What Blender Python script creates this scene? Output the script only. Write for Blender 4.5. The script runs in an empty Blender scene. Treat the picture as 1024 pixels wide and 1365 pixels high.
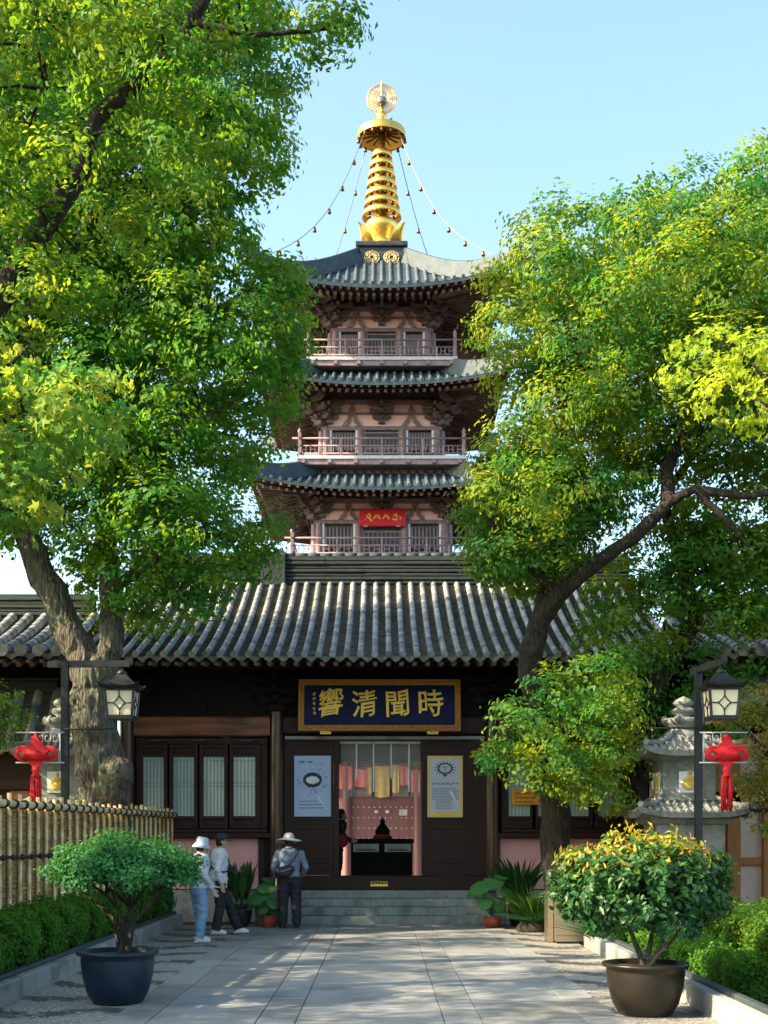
import bpy, bmesh, math, random
import numpy as np
from mathutils import Vector, Matrix, noise

# ---------------------------------------------------------------- camera, sky, sun, exposure
H, F, VX, HY = 1.70, 1700.0, 509.0, 1112.0       # eye height, focal length / vanishing point in photo pixels
SUN_EL, SUN_AZ = math.radians(34), math.radians(-17)   # azimuth: degrees behind the facade line, sun on the left
scene = bpy.context.scene
col = scene.collection
cam_d = bpy.data.cameras.new("camera")
cam = bpy.data.objects.new("camera", cam_d)
col.objects.link(cam)
cam.location = (0, 0, H)
cam.rotation_euler = (math.radians(90), 0, 0)
cam_d.sensor_fit = 'VERTICAL'
cam_d.sensor_height = 36.0
cam_d.lens = 36.0 * F / 1365.0
cam_d.shift_x = (512 - VX) / 1365.0
cam_d.shift_y = (HY - 682.5) / 1365.0
cam_d.clip_end = 3000
scene.camera = cam

world = bpy.data.worlds.new("World")
scene.world = world
world.use_nodes = True
wn = world.node_tree
sky = wn.nodes.new('ShaderNodeTexSky')
sky.sky_type = 'NISHITA'
sky.sun_disc = False
sky.sun_elevation = SUN_EL
sdir = Vector((-math.cos(SUN_AZ) * math.cos(SUN_EL), math.sin(SUN_AZ) * math.cos(SUN_EL), math.sin(SUN_EL)))  # towards the sun
sky.sun_rotation = math.atan2(sdir.x, sdir.y)
sky.altitude = 0
sky.air_density = 1.0
sky.dust_density = 2.6
sky.ozone_density = 1.5
bg = wn.nodes['Background']
bg.inputs[1].default_value = 0.15
tint = wn.nodes.new('ShaderNodeMix')             # hazy, slightly warmer air
tint.data_type = 'RGBA'
tint.blend_type = 'MULTIPLY'
tint.inputs[0].default_value = 1.0
tint.inputs[7].default_value = (.99, 1.04, .94, 1)
wn.links.new(sky.outputs[0], tint.inputs[6])
wn.links.new(tint.outputs[2], bg.inputs[0])

sun_d = bpy.data.lights.new("sun", 'SUN')
sun_d.energy = 4.6
sun_d.angle = math.radians(0.5)
sun_d.color = (1.0, 0.82, 0.55)
sun = bpy.data.objects.new("sun", sun_d)
sun.rotation_euler = (-sdir).to_track_quat('-Z', 'Y').to_euler()
sun.location = (-30, 40, 40)
col.objects.link(sun)

scene.view_settings.view_transform = 'Standard'
scene.view_settings.look = 'None'
scene.view_settings.exposure = 1.75
scene.view_settings.gamma = 1.0
scene.render.engine = 'CYCLES'
scene.cycles.use_denoising = True
scene.cycles.max_bounces = 7
scene.cycles.diffuse_bounces = 4
scene.cycles.glossy_bounces = 3
scene.cycles.transmission_bounces = 5
scene.cycles.transparent_max_bounces = 8
scene.cycles.caustics_reflective = False
scene.cycles.caustics_refractive = False
scene.cycles.sample_clamp_indirect = 6.0

R = math.radians
rng = np.random.default_rng(7)
random.seed(7)

def P(px, py, Y):
    """point seen at photo pixel (px, py) that stands Y metres in front of the camera"""
    return Vector(((px - VX) * Y / F, Y, H + (HY - py) * Y / F))

# ---------------------------------------------------------------- materials
def srgb(r, g, b):
    f = lambda c: ((c / 255 + 0.055) / 1.055) ** 2.4 if c > 10 else c / 255 / 12.92
    return (f(r), f(g), f(b))

def pmat(name, c1, c2=None, scale=6.0, rough=0.7, rough2=None, bump=0.0, bscale=None, metal=0.0, stretch=(1, 1, 1), spec=0.4,
         coat=0.0, island=0.0, detail=5.0, lo=0.35, hi=0.65, stain=None, stain_scale=1.2, bdist=0.02, subsurf=0.0):
    m = bpy.data.materials.new(name)
    m.use_nodes = True
    nt = m.node_tree
    N, L = nt.nodes, nt.links
    b = N['Principled BSDF']
    if c2 is None:
        c2 = tuple(c * 0.75 for c in c1)
    tc = N.new('ShaderNodeTexCoord')
    mp = N.new('ShaderNodeMapping')
    mp.inputs['Scale'].default_value = stretch
    L.new(tc.outputs['Object'], mp.inputs[0])
    nz = N.new('ShaderNodeTexNoise')
    nz.inputs['Scale'].default_value = scale
    nz.inputs['Detail'].default_value = detail
    L.new(mp.outputs[0], nz.inputs['Vector'])
    rp = N.new('ShaderNodeValToRGB')
    rp.color_ramp.elements[0].position = lo
    rp.color_ramp.elements[1].position = hi
    rp.color_ramp.elements[0].color = (*c1, 1)
    rp.color_ramp.elements[1].color = (*c2, 1)
    L.new(nz.outputs['Fac'], rp.inputs[0])
    out = rp.outputs[0]
    if stain is not None:
        n2 = N.new('ShaderNodeTexNoise')
        n2.inputs['Scale'].default_value = stain_scale
        n2.inputs['Detail'].default_value = 8
        L.new(tc.outputs['Object'], n2.inputs['Vector'])
        r2 = N.new('ShaderNodeValToRGB')
        r2.color_ramp.elements[0].position = 0.5
        r2.color_ramp.elements[1].position = 0.68
        L.new(n2.outputs['Fac'], r2.inputs[0])
        mx = N.new('ShaderNodeMix')
        mx.data_type = 'RGBA'
        L.new(r2.outputs[0], mx.inputs[0])
        L.new(out, mx.inputs[6])
        mx.inputs[7].default_value = (*stain, 1)
        out = mx.outputs[2]
    if island:
        g = N.new('ShaderNodeNewGeometry')
        mr = N.new('ShaderNodeMapRange')
        mr.inputs[3].default_value = 1 - island
        mr.inputs[4].default_value = 1 + island
        L.new(g.outputs['Random Per Island'], mr.inputs[0])
        mx = N.new('ShaderNodeVectorMath')
        mx.operation = 'SCALE'
        L.new(out, mx.inputs[0])
        L.new(mr.outputs[0], mx.inputs['Scale'])
        out = mx.outputs[0]
    L.new(out, b.inputs['Base Color'])
    b.inputs['Roughness'].default_value = rough
    if rough2 is not None:
        mr = N.new('ShaderNodeMapRange')
        mr.inputs[1].default_value = 0.3
        mr.inputs[2].default_value = 0.7
        mr.inputs[3].default_value = rough
        mr.inputs[4].default_value = rough2
        L.new(nz.outputs['Fac'], mr.inputs[0])
        L.new(mr.outputs[0], b.inputs['Roughness'])
    b.inputs['Metallic'].default_value = metal
    b.inputs['Specular IOR Level'].default_value = spec
    b.inputs['Coat Weight'].default_value = coat
    if bump:
        nb = N.new('ShaderNodeTexNoise')
        nb.inputs['Scale'].default_value = bscale or scale * 3
        nb.inputs['Detail'].default_value = 6
        L.new(mp.outputs[0], nb.inputs['Vector'])
        bp = N.new('ShaderNodeBump')
        bp.inputs['Strength'].default_value = bump
        bp.inputs['Distance'].default_value = bdist
        L.new(nb.outputs['Fac'], bp.inputs['Height'])
        L.new(bp.outputs[0], b.inputs['Normal'])
    return m

def leafmat(name, c1, c2, t1, t2, trans=0.45, rough=0.5, spec=0.18):
    """leaf: front colour c1..c2 and light-through colour t1..t2, chosen leaf by leaf"""
    m = bpy.data.materials.new(name)
    m.use_nodes = True
    nt = m.node_tree
    N, L = nt.nodes, nt.links
    b = N['Principled BSDF']
    at = N.new('ShaderNodeAttribute')
    at.attribute_name = 'tint'
    def ramp(a, c):
        mx = N.new('ShaderNodeMix')
        mx.data_type = 'RGBA'
        mx.inputs[6].default_value = (*a, 1)
        mx.inputs[7].default_value = (*c, 1)
        L.new(at.outputs['Fac'], mx.inputs[0])
        return mx.outputs[2]
    L.new(ramp(c1, c2), b.inputs['Base Color'])
    b.inputs['Roughness'].default_value = rough
    b.inputs['Specular IOR Level'].default_value = spec
    tr = N.new('ShaderNodeBsdfTranslucent')
    L.new(ramp(t1, t2), tr.inputs[0])
    ms = N.new('ShaderNodeMixShader')
    ms.inputs[0].default_value = trans
    L.new(b.outputs[0], ms.inputs[1])
    L.new(tr.outputs[0], ms.inputs[2])
    L.new(ms.outputs[0], N['Material Output'].inputs[0])
    return m

M = {}
M['soil'] = pmat('soil', (.045, .035, .025), (.09, .07, .045), scale=3, rough=.95, bump=.6, bscale=25)
M['lawn'] = pmat('ground_cover', (.035, .06, .02), (.06, .07, .035), scale=2, rough=.95, bump=.8, bscale=30)
M['slab'] = pmat('granite_slab', (.205, .212, .218), (.28, .284, .286), scale=90, rough=.62, bump=.15, bscale=160, island=.16, stain=(.15, .154, .156), stain_scale=1.6, lo=.3, hi=.7)
M['grout'] = pmat('grout', (.05, .05, .055), rough=.9)
M['granite'] = pmat('granite_grey', (.22, .23, .23), (.32, .33, .32), scale=60, rough=.75, bump=.2, bscale=90, stain=(.13, .14, .13), stain_scale=2.2, island=.06)
M['step'] = pmat('step_stone', (.17, .19, .18), (.27, .29, .275), scale=9, rough=.75, bump=.25, bscale=60, stretch=(6, 1, 1), stain=(.11, .13, .12), stain_scale=3, island=.08)
M['tile'] = pmat('clay_roof_tile', (.085, .092, .10), (.15, .155, .16), scale=5, rough=.72, bump=.3, bscale=40, stain=(.20, .185, .16), stain_scale=2.0, island=.15)
M['tile_dark'] = pmat('clay_pan_tile', (.105, .11, .112), (.22, .215, .20), scale=8, rough=.85, bump=.3, bscale=40, stain=(.12, .105, .08), stain_scale=3)
M['tile_roll'] = pmat('clay_roll_tile', (.20, .215, .23), (.33, .325, .31), scale=6, rough=.68, bump=.4, bscale=50, stain=(.10, .105, .11), stain_scale=2.6, island=.24)
M['ridge'] = pmat('ridge_tile', (.020, .032, .037), (.040, .054, .058), scale=6, rough=.75, bump=.3, bscale=40, stretch=(.6, 1, 3))
M['ptile'] = pmat('pagoda_roof_tile', (.026, .046, .062), (.05, .075, .092), scale=3, rough=.55, bump=.2, bscale=20, spec=.35)
M['ptile_roll'] = pmat('pagoda_roll_tile', (.055, .085, .105), (.10, .13, .145), scale=4, rough=.45, bump=.2, bscale=20, spec=.45, island=.15)
M['wood'] = pmat('dark_lacquered_wood', (.022, .0105, .009), (.036, .016, .0125), scale=5, rough=.45, rough2=.65, bump=.15, bscale=20, stretch=(6, 6, .7), spec=.2)
M['wood_black'] = pmat('blackened_wood', (.006, .005, .005), (.012, .009, .008), spec=.15, scale=5, rough=.7, bump=.15, stretch=(6, 6, .7))
M['wood_red'] = pmat('red_brown_beam', (.24, .075, .028), (.07, .026, .014), scale=1.3, rough=.35, rough2=.55, bump=.12, bscale=12, stretch=(1, 5, 5))
M['column'] = pmat('varnished_column', (.085, .034, .018), (.04, .018, .012), scale=3, rough=.28, rough2=.42, stretch=(6, 6, .5), bump=.08, coat=.2)
M['mauve'] = pmat('mauve_painted_wood', (.19, .125, .135), (.26, .18, .185), scale=4, rough=.6, bump=.1)
M['bracket'] = pmat('bracket_wood', (.085, .062, .066), (.14, .10, .10), scale=4, rough=.65, bump=.1)
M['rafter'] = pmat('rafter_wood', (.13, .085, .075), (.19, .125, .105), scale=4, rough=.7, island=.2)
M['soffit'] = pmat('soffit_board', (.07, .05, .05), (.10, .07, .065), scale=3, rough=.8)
M['pinkplaster'] = pmat('pale_pink_plaster', (.92, .58, .56), (.95, .63, .61), scale=4, rough=.85, bump=.08)
M['pinkwall'] = pmat('pink_wall', (.66, .32, .325), (.70, .35, .35), scale=3, rough=.8, bump=.05, stain=(.58, .28, .285), stain_scale=1.4)
M['pinkdoor'] = pmat('rose_door_paint', (.20, .095, .098), (.235, .11, .112), scale=3, rough=.55, stretch=(3, 3, .6))
M['cream'] = pmat('cream_plaster', (.62, .47, .38), (.70, .55, .45), scale=2.5, rough=.85, bump=.06)
M['orangewood'] = pmat('orange_wood', (.30, .115, .025), (.38, .16, .04), scale=4, rough=.45, stretch=(5, 5, .6))
M['white'] = pmat('white_paint', (.70, .69, .68), (.78, .77, .76), rough=.5)
M['whiteband'] = pmat('white_slab_edge', (.40, .39, .41), (.50, .49, .51), rough=.6)
M['gold'] = pmat('gilded_bronze', (.85, .52, .10), (.95, .62, .16), scale=9, rough=.28, rough2=.42, metal=1.0, bump=.12, bscale=18)
M['golddark'] = pmat('old_bronze', (.25, .14, .04), (.16, .09, .03), scale=9, rough=.45, metal=.9)
M['goldpaint'] = pmat('gold_leaf_paint', (.86, .52, .05), (.95, .66, .12), scale=30, rough=.38, metal=.15, bump=.15)
M['goldframe'] = pmat('carved_gilt_frame', (.36, .14, .03), (.62, .30, .07), scale=45, rough=.5, metal=.2, bump=.9, bscale=55, bdist=.03)
M['navy'] = pmat('navy_lacquer', (.004, .007, .040), (.006, .010, .055), scale=3, rough=.5, spec=.15)
M['ironwire'] = pmat('chain_steel', (.20, .20, .21), rough=.5, metal=.6)
M['dado'] = pmat('dado_bronze', (.022, .028, .033), (.045, .052, .056), scale=5, rough=.5)
M['jewel'] = pmat('grey_jewel', (.18, .17, .15), (.30, .28, .24), scale=4, rough=.15, metal=.6)
M['redsign'] = pmat('red_signboard', (.62, .012, .03), (.68, .02, .04), rough=.5)
M['redknot'] = pmat('red_knot_cord', (.70, .012, .022), (.60, .008, .018), scale=60, rough=.6, bump=.6, bscale=90)
M['blackmetal'] = pmat('black_painted_steel', (.018, .02, .024), (.028, .03, .034), rough=.42, metal=.3, scale=12)
M['whitemetal'] = pmat('white_steel', (.62, .63, .66), rough=.45, metal=.3)
M['lampglass'] = pmat('frosted_lamp_glass', (.78, .68, .46), (.82, .73, .52), rough=.35, scale=3)
M['pane'] = pmat('pale_curtained_glass', (.42, .50, .47), (.34, .43, .41), scale=1.5, rough=.14, stretch=(4, 1, .6), spec=.5)
M['lattice'] = pmat('pale_lattice', (.22, .29, .29), rough=.4)
M['bark'] = pmat('grey_bark', (.060, .052, .042), (.17, .15, .12), scale=7, rough=.9, bump=1.0, bscale=11, stretch=(3, 3, .55), bdist=.10, lo=.4, hi=.62, stain=(.11, .13, .085), stain_scale=2.5)
M['darkbark'] = pmat('dark_bark', (.012, .0095, .007), (.045, .034, .025), scale=9, rough=.9, bump=1.0, bscale=14, stretch=(2.5, 2.5, .6), bdist=.06)
M['bamboo'] = pmat('split_bamboo', (.64, .45, .20), (.76, .57, .30), scale=4, rough=.45, stretch=(4, 4, .8), island=.16, stain=(.34, .20, .08), stain_scale=5)
M['bambrail'] = pmat('whole_bamboo', (.50, .38, .22), (.62, .50, .32), scale=5, rough=.45, island=.1)
M['rope'] = pmat('black_palm_rope', (.025, .018, .014), rough=.9)
M['brush'] = pmat('woven_brushwood', (.22, .14, .06), (.48, .32, .15), scale=30, rough=.85, bump=1.0, bscale=34, stretch=(.28, .28, 2.2), bdist=.03)
M['glazeblue'] = pmat('dark_blue_glaze', (.005, .009, .019), (.009, .019, .040), scale=2.6, rough=.30, rough2=.5, bump=.1, bscale=12, spec=.35, stain=(.016, .026, .045), stain_scale=5)
M['glazebrown'] = pmat('brown_black_glaze', (.011, .009, .006), (.022, .016, .009), scale=3, rough=.30, rough2=.5, bump=.1, bscale=12, spec=.35)
M['terracotta'] = pmat('red_glazed_pot', (.30, .05, .025), (.36, .075, .035), rough=.35, scale=6)
M['blackpot'] = pmat('black_pot', (.012, .013, .016), (.022, .023, .027), rough=.4)
M['lanternstone'] = pmat('carved_grey_stone', (.19, .20, .19), (.275, .28, .265), scale=14, rough=.85, bump=.18, bscale=40, stain=(.125, .14, .115), stain_scale=3)
M['yellowstone'] = pmat('gold_relief', (.60, .40, .08), (.68, .48, .14), scale=18, rough=.6, bump=.6, bscale=30)
M['steel'] = pmat('brushed_steel', (.46, .36, .25), (.54, .43, .30), scale=6, rough=.32, rough2=.42, metal=1.0, stretch=(1, 1, 14), bump=.05, bscale=8)
M['posterblue'] = pmat('poster_paper_blue', (.28, .38, .60), (.32, .43, .66), scale=1.5, rough=.35)
M['posterwhite'] = pmat('poster_paper_grey', (.46, .48, .56), (.42, .47, .60), scale=2.0, rough=.35)
M['posteryellow'] = pmat('poster_border_yellow', (.60, .42, .12), (.66, .48, .16), rough=.4)
M['ink'] = pmat('dark_ink', (.02, .02, .028), rough=.6)
M['inkblue'] = pmat('blue_ink', (.08, .10, .20), rough=.6)
M['palewhite'] = pmat('pale_print', (.72, .74, .78), rough=.5)
M['orangesign'] = pmat('orange_sign_face', (.66, .26, .02), (.72, .31, .03), rough=.4)
M['paper'] = pmat('white_paper', (.66, .62, .58), rough=.7)
M['redcloth'] = pmat('red_cloth', (.35, .02, .025), (.24, .015, .02), scale=12, rough=.8)
M['yellowcloth'] = pmat('yellow_cloth', (.78, .46, .08), (.85, .58, .16), scale=6, rough=.8)
M['salmon'] = pmat('salmon_reflection_cloth', (.80, .17, .12), (.86, .22, .15), scale=5, rough=.7)
M['skin'] = pmat('skin', (.42, .24, .165), (.47, .28, .195), scale=8, rough=.55)
M['hair'] = pmat('black_hair', (.012, .010, .009), rough=.5, scale=40, bump=.5)
M['jacket'] = pmat('pale_blue_grey_cloth', (.36, .42, .50), (.44, .50, .57), scale=5, rough=.85, bump=.5, bscale=9)
M['shirt'] = pmat('white_blue_shirt_cloth', (.48, .54, .62), (.57, .62, .69), scale=5, rough=.85, bump=.5, bscale=9)
M['hoodie'] = pmat('slate_blue_fleece', (.13, .175, .25), (.18, .225, .30), scale=6, rough=.9, bump=.5, bscale=9)
M['jeans'] = pmat('blue_denim', (.12, .22, .36), (.20, .32, .46), scale=6, rough=.85, bump=.4, bscale=14)
M['black_trousers'] = pmat('black_trouser_cloth', (.010, .012, .018), (.018, .02, .028), rough=.8, bump=.5, bscale=9)
M['bagcloth'] = pmat('black_nylon', (.012, .013, .02), (.02, .022, .032), rough=.6)
M['greybag'] = pmat('grey_nylon', (.22, .26, .30), (.28, .32, .36), rough=.7, bump=.3, bscale=14)
M['hatgrey'] = pmat('grey_hat_cloth', (.42, .44, .43), (.50, .51, .49), rough=.85, scale=8)
M['hatblue'] = pmat('pale_blue_hat_cloth', (.33, .43, .52), (.40, .50, .58), rough=.85, scale=8)
M['capnavy'] = pmat('navy_cap_cloth', (.018, .026, .055), rough=.8)
M['shoe'] = pmat('white_shoe', (.66, .68, .70), rough=.5)
M['shoeblack'] = pmat('black_shoe', (.012, .012, .013), rough=.5)
M['stick'] = pmat('pale_wood_stick', (.48, .36, .24), rough=.6)
M['brick'] = pmat('red_brick_panel', (.30, .11, .065), (.38, .16, .10), scale=9, rough=.85)

G_ = lambda *a: tuple(a)
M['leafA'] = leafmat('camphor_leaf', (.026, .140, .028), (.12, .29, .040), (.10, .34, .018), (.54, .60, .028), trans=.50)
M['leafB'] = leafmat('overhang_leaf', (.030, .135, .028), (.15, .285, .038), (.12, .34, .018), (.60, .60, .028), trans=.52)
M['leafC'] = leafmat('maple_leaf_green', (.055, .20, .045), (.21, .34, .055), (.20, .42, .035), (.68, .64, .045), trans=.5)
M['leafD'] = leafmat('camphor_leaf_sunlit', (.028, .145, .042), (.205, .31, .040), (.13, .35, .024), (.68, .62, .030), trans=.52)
M['leafE'] = leafmat('golden_leaf', (.26, .38, .03), (.44, .47, .04), (.52, .68, .03), (.76, .80, .04), trans=.5)
M['leafF'] = leafmat('bronze_maple_leaf', (.10, .15, .03), (.30, .19, .05), (.22, .30, .03), (.55, .36, .05), trans=.45)
M['leafbonsai'] = leafmat('clipped_tree_leaf', (.022, .13, .040), (.075, .25, .075), (.06, .24, .03), (.16, .38, .05), trans=.3)
M['leafbush'] = leafmat('dark_glossy_leaf', (.016, .075, .022), (.06, .145, .028), (.05, .16, .02), (.16, .26, .03), trans=.3, rough=.4, spec=.35)
M['leafbushtip'] = leafmat('new_yellow_leaf', (.25, .30, .035), (.52, .20, .045), (.45, .50, .03), (.70, .32, .05), trans=.4)
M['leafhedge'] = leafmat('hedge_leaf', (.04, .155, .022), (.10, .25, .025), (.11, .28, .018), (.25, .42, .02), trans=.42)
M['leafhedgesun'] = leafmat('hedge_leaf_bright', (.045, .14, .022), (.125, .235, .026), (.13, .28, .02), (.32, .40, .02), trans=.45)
M['blade'] = leafmat('broad_blade_leaf', (.014, .060, .018), (.03, .095, .022), (.03, .12, .015), (.07, .18, .02), trans=.25, rough=.35, spec=.5)
M['taro'] = leafmat('taro_leaf', (.055, .20, .065), (.09, .26, .075), (.10, .32, .05), (.18, .40, .06), trans=.35)
M['fern'] = leafmat('fern_leaf', (.02, .075, .035), (.035, .11, .04), (.03, .13, .03), (.06, .17, .03), trans=.3)

# plastic strip: milky see-through
def plastic():
    m = bpy.data.materials.new('clear_plastic_strip')
    m.use_nodes = True
    N, L = m.node_tree.nodes, m.node_tree.links
    b = N['Principled BSDF']
    b.inputs['Base Color'].default_value = (.75, .72, .70, 1)
    b.inputs['Roughness'].default_value = .25
    t = N.new('ShaderNodeBsdfTransparent')
    t.inputs[0].default_value = (.95, .95, .95, 1)
    x = N.new('ShaderNodeMixShader')
    x.inputs[0].default_value = .22
    L.new(t.outputs[0], x.inputs[1])
    L.new(b.outputs[0], x.inputs[2])
    L.new(x.outputs[0], N['Material Output'].inputs[0])
    return m
M['plastic'] = plastic()

def pebbles():
    m = bpy.data.materials.new('pebble_mosaic')
    m.use_nodes = True
    N, L = m.node_tree.nodes, m.node_tree.links
    b = N['Principled BSDF']
    tc = N.new('ShaderNodeTexCoord')
    v = N.new('ShaderNodeTexVoronoi')
    v.inputs['Scale'].default_value = 26
    L.new(tc.outputs['Object'], v.inputs['Vector'])
    ve = N.new('ShaderNodeTexVoronoi')
    ve.feature = 'DISTANCE_TO_EDGE'
    ve.inputs['Scale'].default_value = 26
    L.new(tc.outputs['Object'], ve.inputs['Vector'])
    # dark wave bands laid across the strip
    sx = N.new('ShaderNodeSeparateXYZ')
    L.new(tc.outputs['Object'], sx.inputs[0])
    def math_(op, a, b_=None):
        n = N.new('ShaderNodeMath')
        n.operation = op
        for i, q in enumerate((a, b_)):
            if q is None: continue
            if isinstance(q, (int, float)): n.inputs[i].default_value = q
            else: L.new(q, n.inputs[i])
        return n.outputs[0]
    bend = math_('MULTIPLY', math_('SINE', math_('MULTIPLY', sx.outputs[0], 5.2)), 1.1)
    w = math_('SINE', math_('ADD', math_('MULTIPLY', sx.outputs[1], 5.3), bend))
    vr = N.new('ShaderNodeSeparateColor')
    L.new(v.outputs['Color'], vr.inputs[0])
    nz = N.new('ShaderNodeTexNoise')
    nz.inputs['Scale'].default_value = 2.6
    L.new(tc.outputs['Object'], nz.inputs['Vector'])
    w = math_('ADD', w, math_('MULTIPLY', math_('ADD', math_('MULTIPLY', math_('SUBTRACT', nz.outputs['Fac'], .5), 2.2), math_('MULTIPLY', math_('SUBTRACT', vr.outputs[0], .5), .9)), 1.0))
    band = N.new('ShaderNodeValToRGB')
    band.color_ramp.elements[0].position = .42
    band.color_ramp.elements[1].position = .52
    L.new(math_('MULTIPLY', math_('ADD', w, .42), .5), band.inputs[0])
    light = N.new('ShaderNodeValToRGB')
    light.color_ramp.elements[0].color = (.20, .195, .185, 1)
    light.color_ramp.elements[1].color = (.46, .44, .40, 1)
    L.new(v.outputs['Color'], light.inputs[0])
    mx = N.new('ShaderNodeMix')
    mx.data_type = 'RGBA'
    L.new(band.outputs[0], mx.inputs[0])
    L.new(light.outputs[0], mx.inputs[6])
    mx.inputs[7].default_value = (.075, .078, .08, 1)
    gr = N.new('ShaderNodeValToRGB')
    gr.color_ramp.elements[0].position = .0
    gr.color_ramp.elements[0].color = (.35, .35, .35, 1)
    gr.color_ramp.elements[1].position = .12
    L.new(ve.outputs['Distance'], gr.inputs[0])
    mu = N.new('ShaderNodeMix')
    mu.data_type = 'RGBA'
    mu.blend_type = 'MULTIPLY'
    mu.inputs[0].default_value = 1
    L.new(mx.outputs[2], mu.inputs[6])
    L.new(gr.outputs[0], mu.inputs[7])
    L.new(mu.outputs[2], b.inputs['Base Color'])
    bp = N.new('ShaderNodeBump')
    bp.inputs['Strength'].default_value = .8
    bp.inputs['Distance'].default_value = .02
    L.new(ve.outputs['Distance'], bp.inputs['Height'])
    L.new(bp.outputs[0], b.inputs['Normal'])
    b.inputs['Roughness'].default_value = .6
    return m
M['pebble'] = pebbles()

# ---------------------------------------------------------------- mesh helpers
class MB:
    """collects shapes and links them as ONE mesh object"""
    def __init__(self):
        self.v, self.f, self.mi, self.sm = [], [], [], []
        self.cur = 0
        self.smooth = False
    def add(self, verts, faces, smooth=None):
        o = len(self.v)
        self.v += [tuple(p) for p in verts]
        s = self.smooth if smooth is None else smooth
        for f in faces:
            self.f.append(tuple(i + o for i in f))
            self.mi.append(self.cur)
            self.sm.append(s)
        return self
    def box(self, x0, x1, y0, y1, z0, z1):
        v = [(x0, y0, z0), (x1, y0, z0), (x1, y1, z0), (x0, y1, z0), (x0, y0, z1), (x1, y0, z1), (x1, y1, z1), (x0, y1, z1)]
        return self.add(v, [(0, 3, 2, 1), (4, 5, 6, 7), (0, 1, 5, 4), (1, 2, 6, 5), (2, 3, 7, 6), (3, 0, 4, 7)], False)
    def bbox(self, x0, x1, y0, y1, z0, z1, b=.01):
        """box with chamfered vertical-facing edges"""
        def ring(z, i):
            return [(x0 + i, y0, z), (x1 - i, y0, z), (x1, y0 + i, z), (x1, y1 - i, z), (x1 - i, y1, z), (x0 + i, y1, z), (x0, y1 - i, z), (x0, y0 + i, z)]
        def inset(z):
            return [(x0 + b, y0 + b, z), (x1 - b, y0 + b, z), (x1 - b, y0 + b, z), (x1 - b, y1 - b, z), (x1 - b, y1 - b, z), (x0 + b, y1 - b, z), (x0 + b, y1 - b, z), (x0 + b, y0 + b, z)]
        v = [(x0 + b, y0 + b, z0), (x1 - b, y0 + b, z0), (x1 - b, y1 - b, z0), (x0 + b, y1 - b, z0)]
        v += [(x0, y0, z0 + b), (x1, y0, z0 + b), (x1, y1, z0 + b), (x0, y1, z0 + b)]
        v += [(x0, y0, z1 - b), (x1, y0, z1 - b), (x1, y1, z1 - b), (x0, y1, z1 - b)]
        v += [(x0 + b, y0 + b, z1), (x1 - b, y0 + b, z1), (x1 - b, y1 - b, z1), (x0 + b, y1 - b, z1)]
        f = [(3, 2, 1, 0), (12, 13, 14, 15)]
        for k in range(3):
            for i in range(4):
                j = (i + 1) % 4
                f.append((k * 4 + i, k * 4 + j, k * 4 + 4 + j, k * 4 + 4 + i))
        return self.add(v, f, False)
    def bar(self, a, b, w, h, up=(0, 0, 1)):
        """rectangular bar from a to b, w wide sideways and h along up"""
        a, b, up = Vector(a), Vector(b), Vector(up)
        d = (b - a).normalized()
        s = d.cross(up)
        if s.length < 1e-4: s = d.cross(Vector((1, 0, 0)))
        s.normalize()
        u = s.cross(d).normalized()
        v = []
        for p in (a, b):
            for i, j in ((-1, -1), (1, -1), (1, 1), (-1, 1)):
                v.append(p + s * (w / 2 * i) + u * (h / 2 * j))
        return self.add(v, [(3, 2, 1, 0), (4, 5, 6, 7), (0, 1, 5, 4), (1, 2, 6, 5), (2, 3, 7, 6), (3, 0, 4, 7)], False)
    def tube(self, pts, rad, n=8, cap=True, smooth=True):
        pts = [Vector(p) for p in pts]
        if isinstance(rad, (int, float)): rad = [rad] * len(pts)
        k = len(pts)
        v, f = [], []
        ref = None
        for i, p in enumerate(pts):
            d = (pts[min(i + 1, k - 1)] - pts[max(i - 1, 0)])
            d = d.normalized() if d.length > 1e-9 else Vector((0, 0, 1))
            if ref is None:
                ref = d.orthogonal().normalized()
            ref = (ref - d * ref.dot(d))
            ref = ref.normalized() if ref.length > 1e-6 else d.orthogonal().normalized()
            s = d.cross(ref)
            for j in range(n):
                a = 2 * math.pi * j / n
                v.append(p + (ref * math.cos(a) + s * math.sin(a)) * rad[i])
        for i in range(k - 1):
            for j in range(n):
                q = (j + 1) % n
                f.append((i * n + j, i * n + q, i * n + n + q, i * n + n + j))
        self.add(v, f, smooth)
        if cap:
            o = len(self.v) - len(v)
            self.f.append(tuple(o + j for j in reversed(range(n)))); self.mi.append(self.cur); self.sm.append(False)
            self.f.append(tuple(o + (k - 1) * n + j for j in range(n))); self.mi.append(self.cur); self.sm.append(False)
        return self
    def loft(self, secs, n=16, smooth=True):
        """horizontal elliptic sections (cx, cy, z, rx, ry)"""
        v, f = [], []
        for (cx, cy, z, rx, ry) in secs:
            for j in range(n):
                a = 2 * math.pi * j / n
                v.append((cx + rx * math.cos(a), cy + ry * math.sin(a), z))
        k = len(secs)
        for i in range(k - 1):
            for j in range(n):
                q = (j + 1) % n
                f.append((i * n + j, i * n + q, i * n + n + q, i * n + n + j))
        o = len(self.v)
        self.add(v, f, smooth)
        self.f.append(tuple(o + j for j in reversed(range(n)))); self.mi.append(self.cur); self.sm.append(False)
        self.f.append(tuple(o + (k - 1) * n + j for j in range(n))); self.mi.append(self.cur); self.sm.append(False)
        return self
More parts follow.
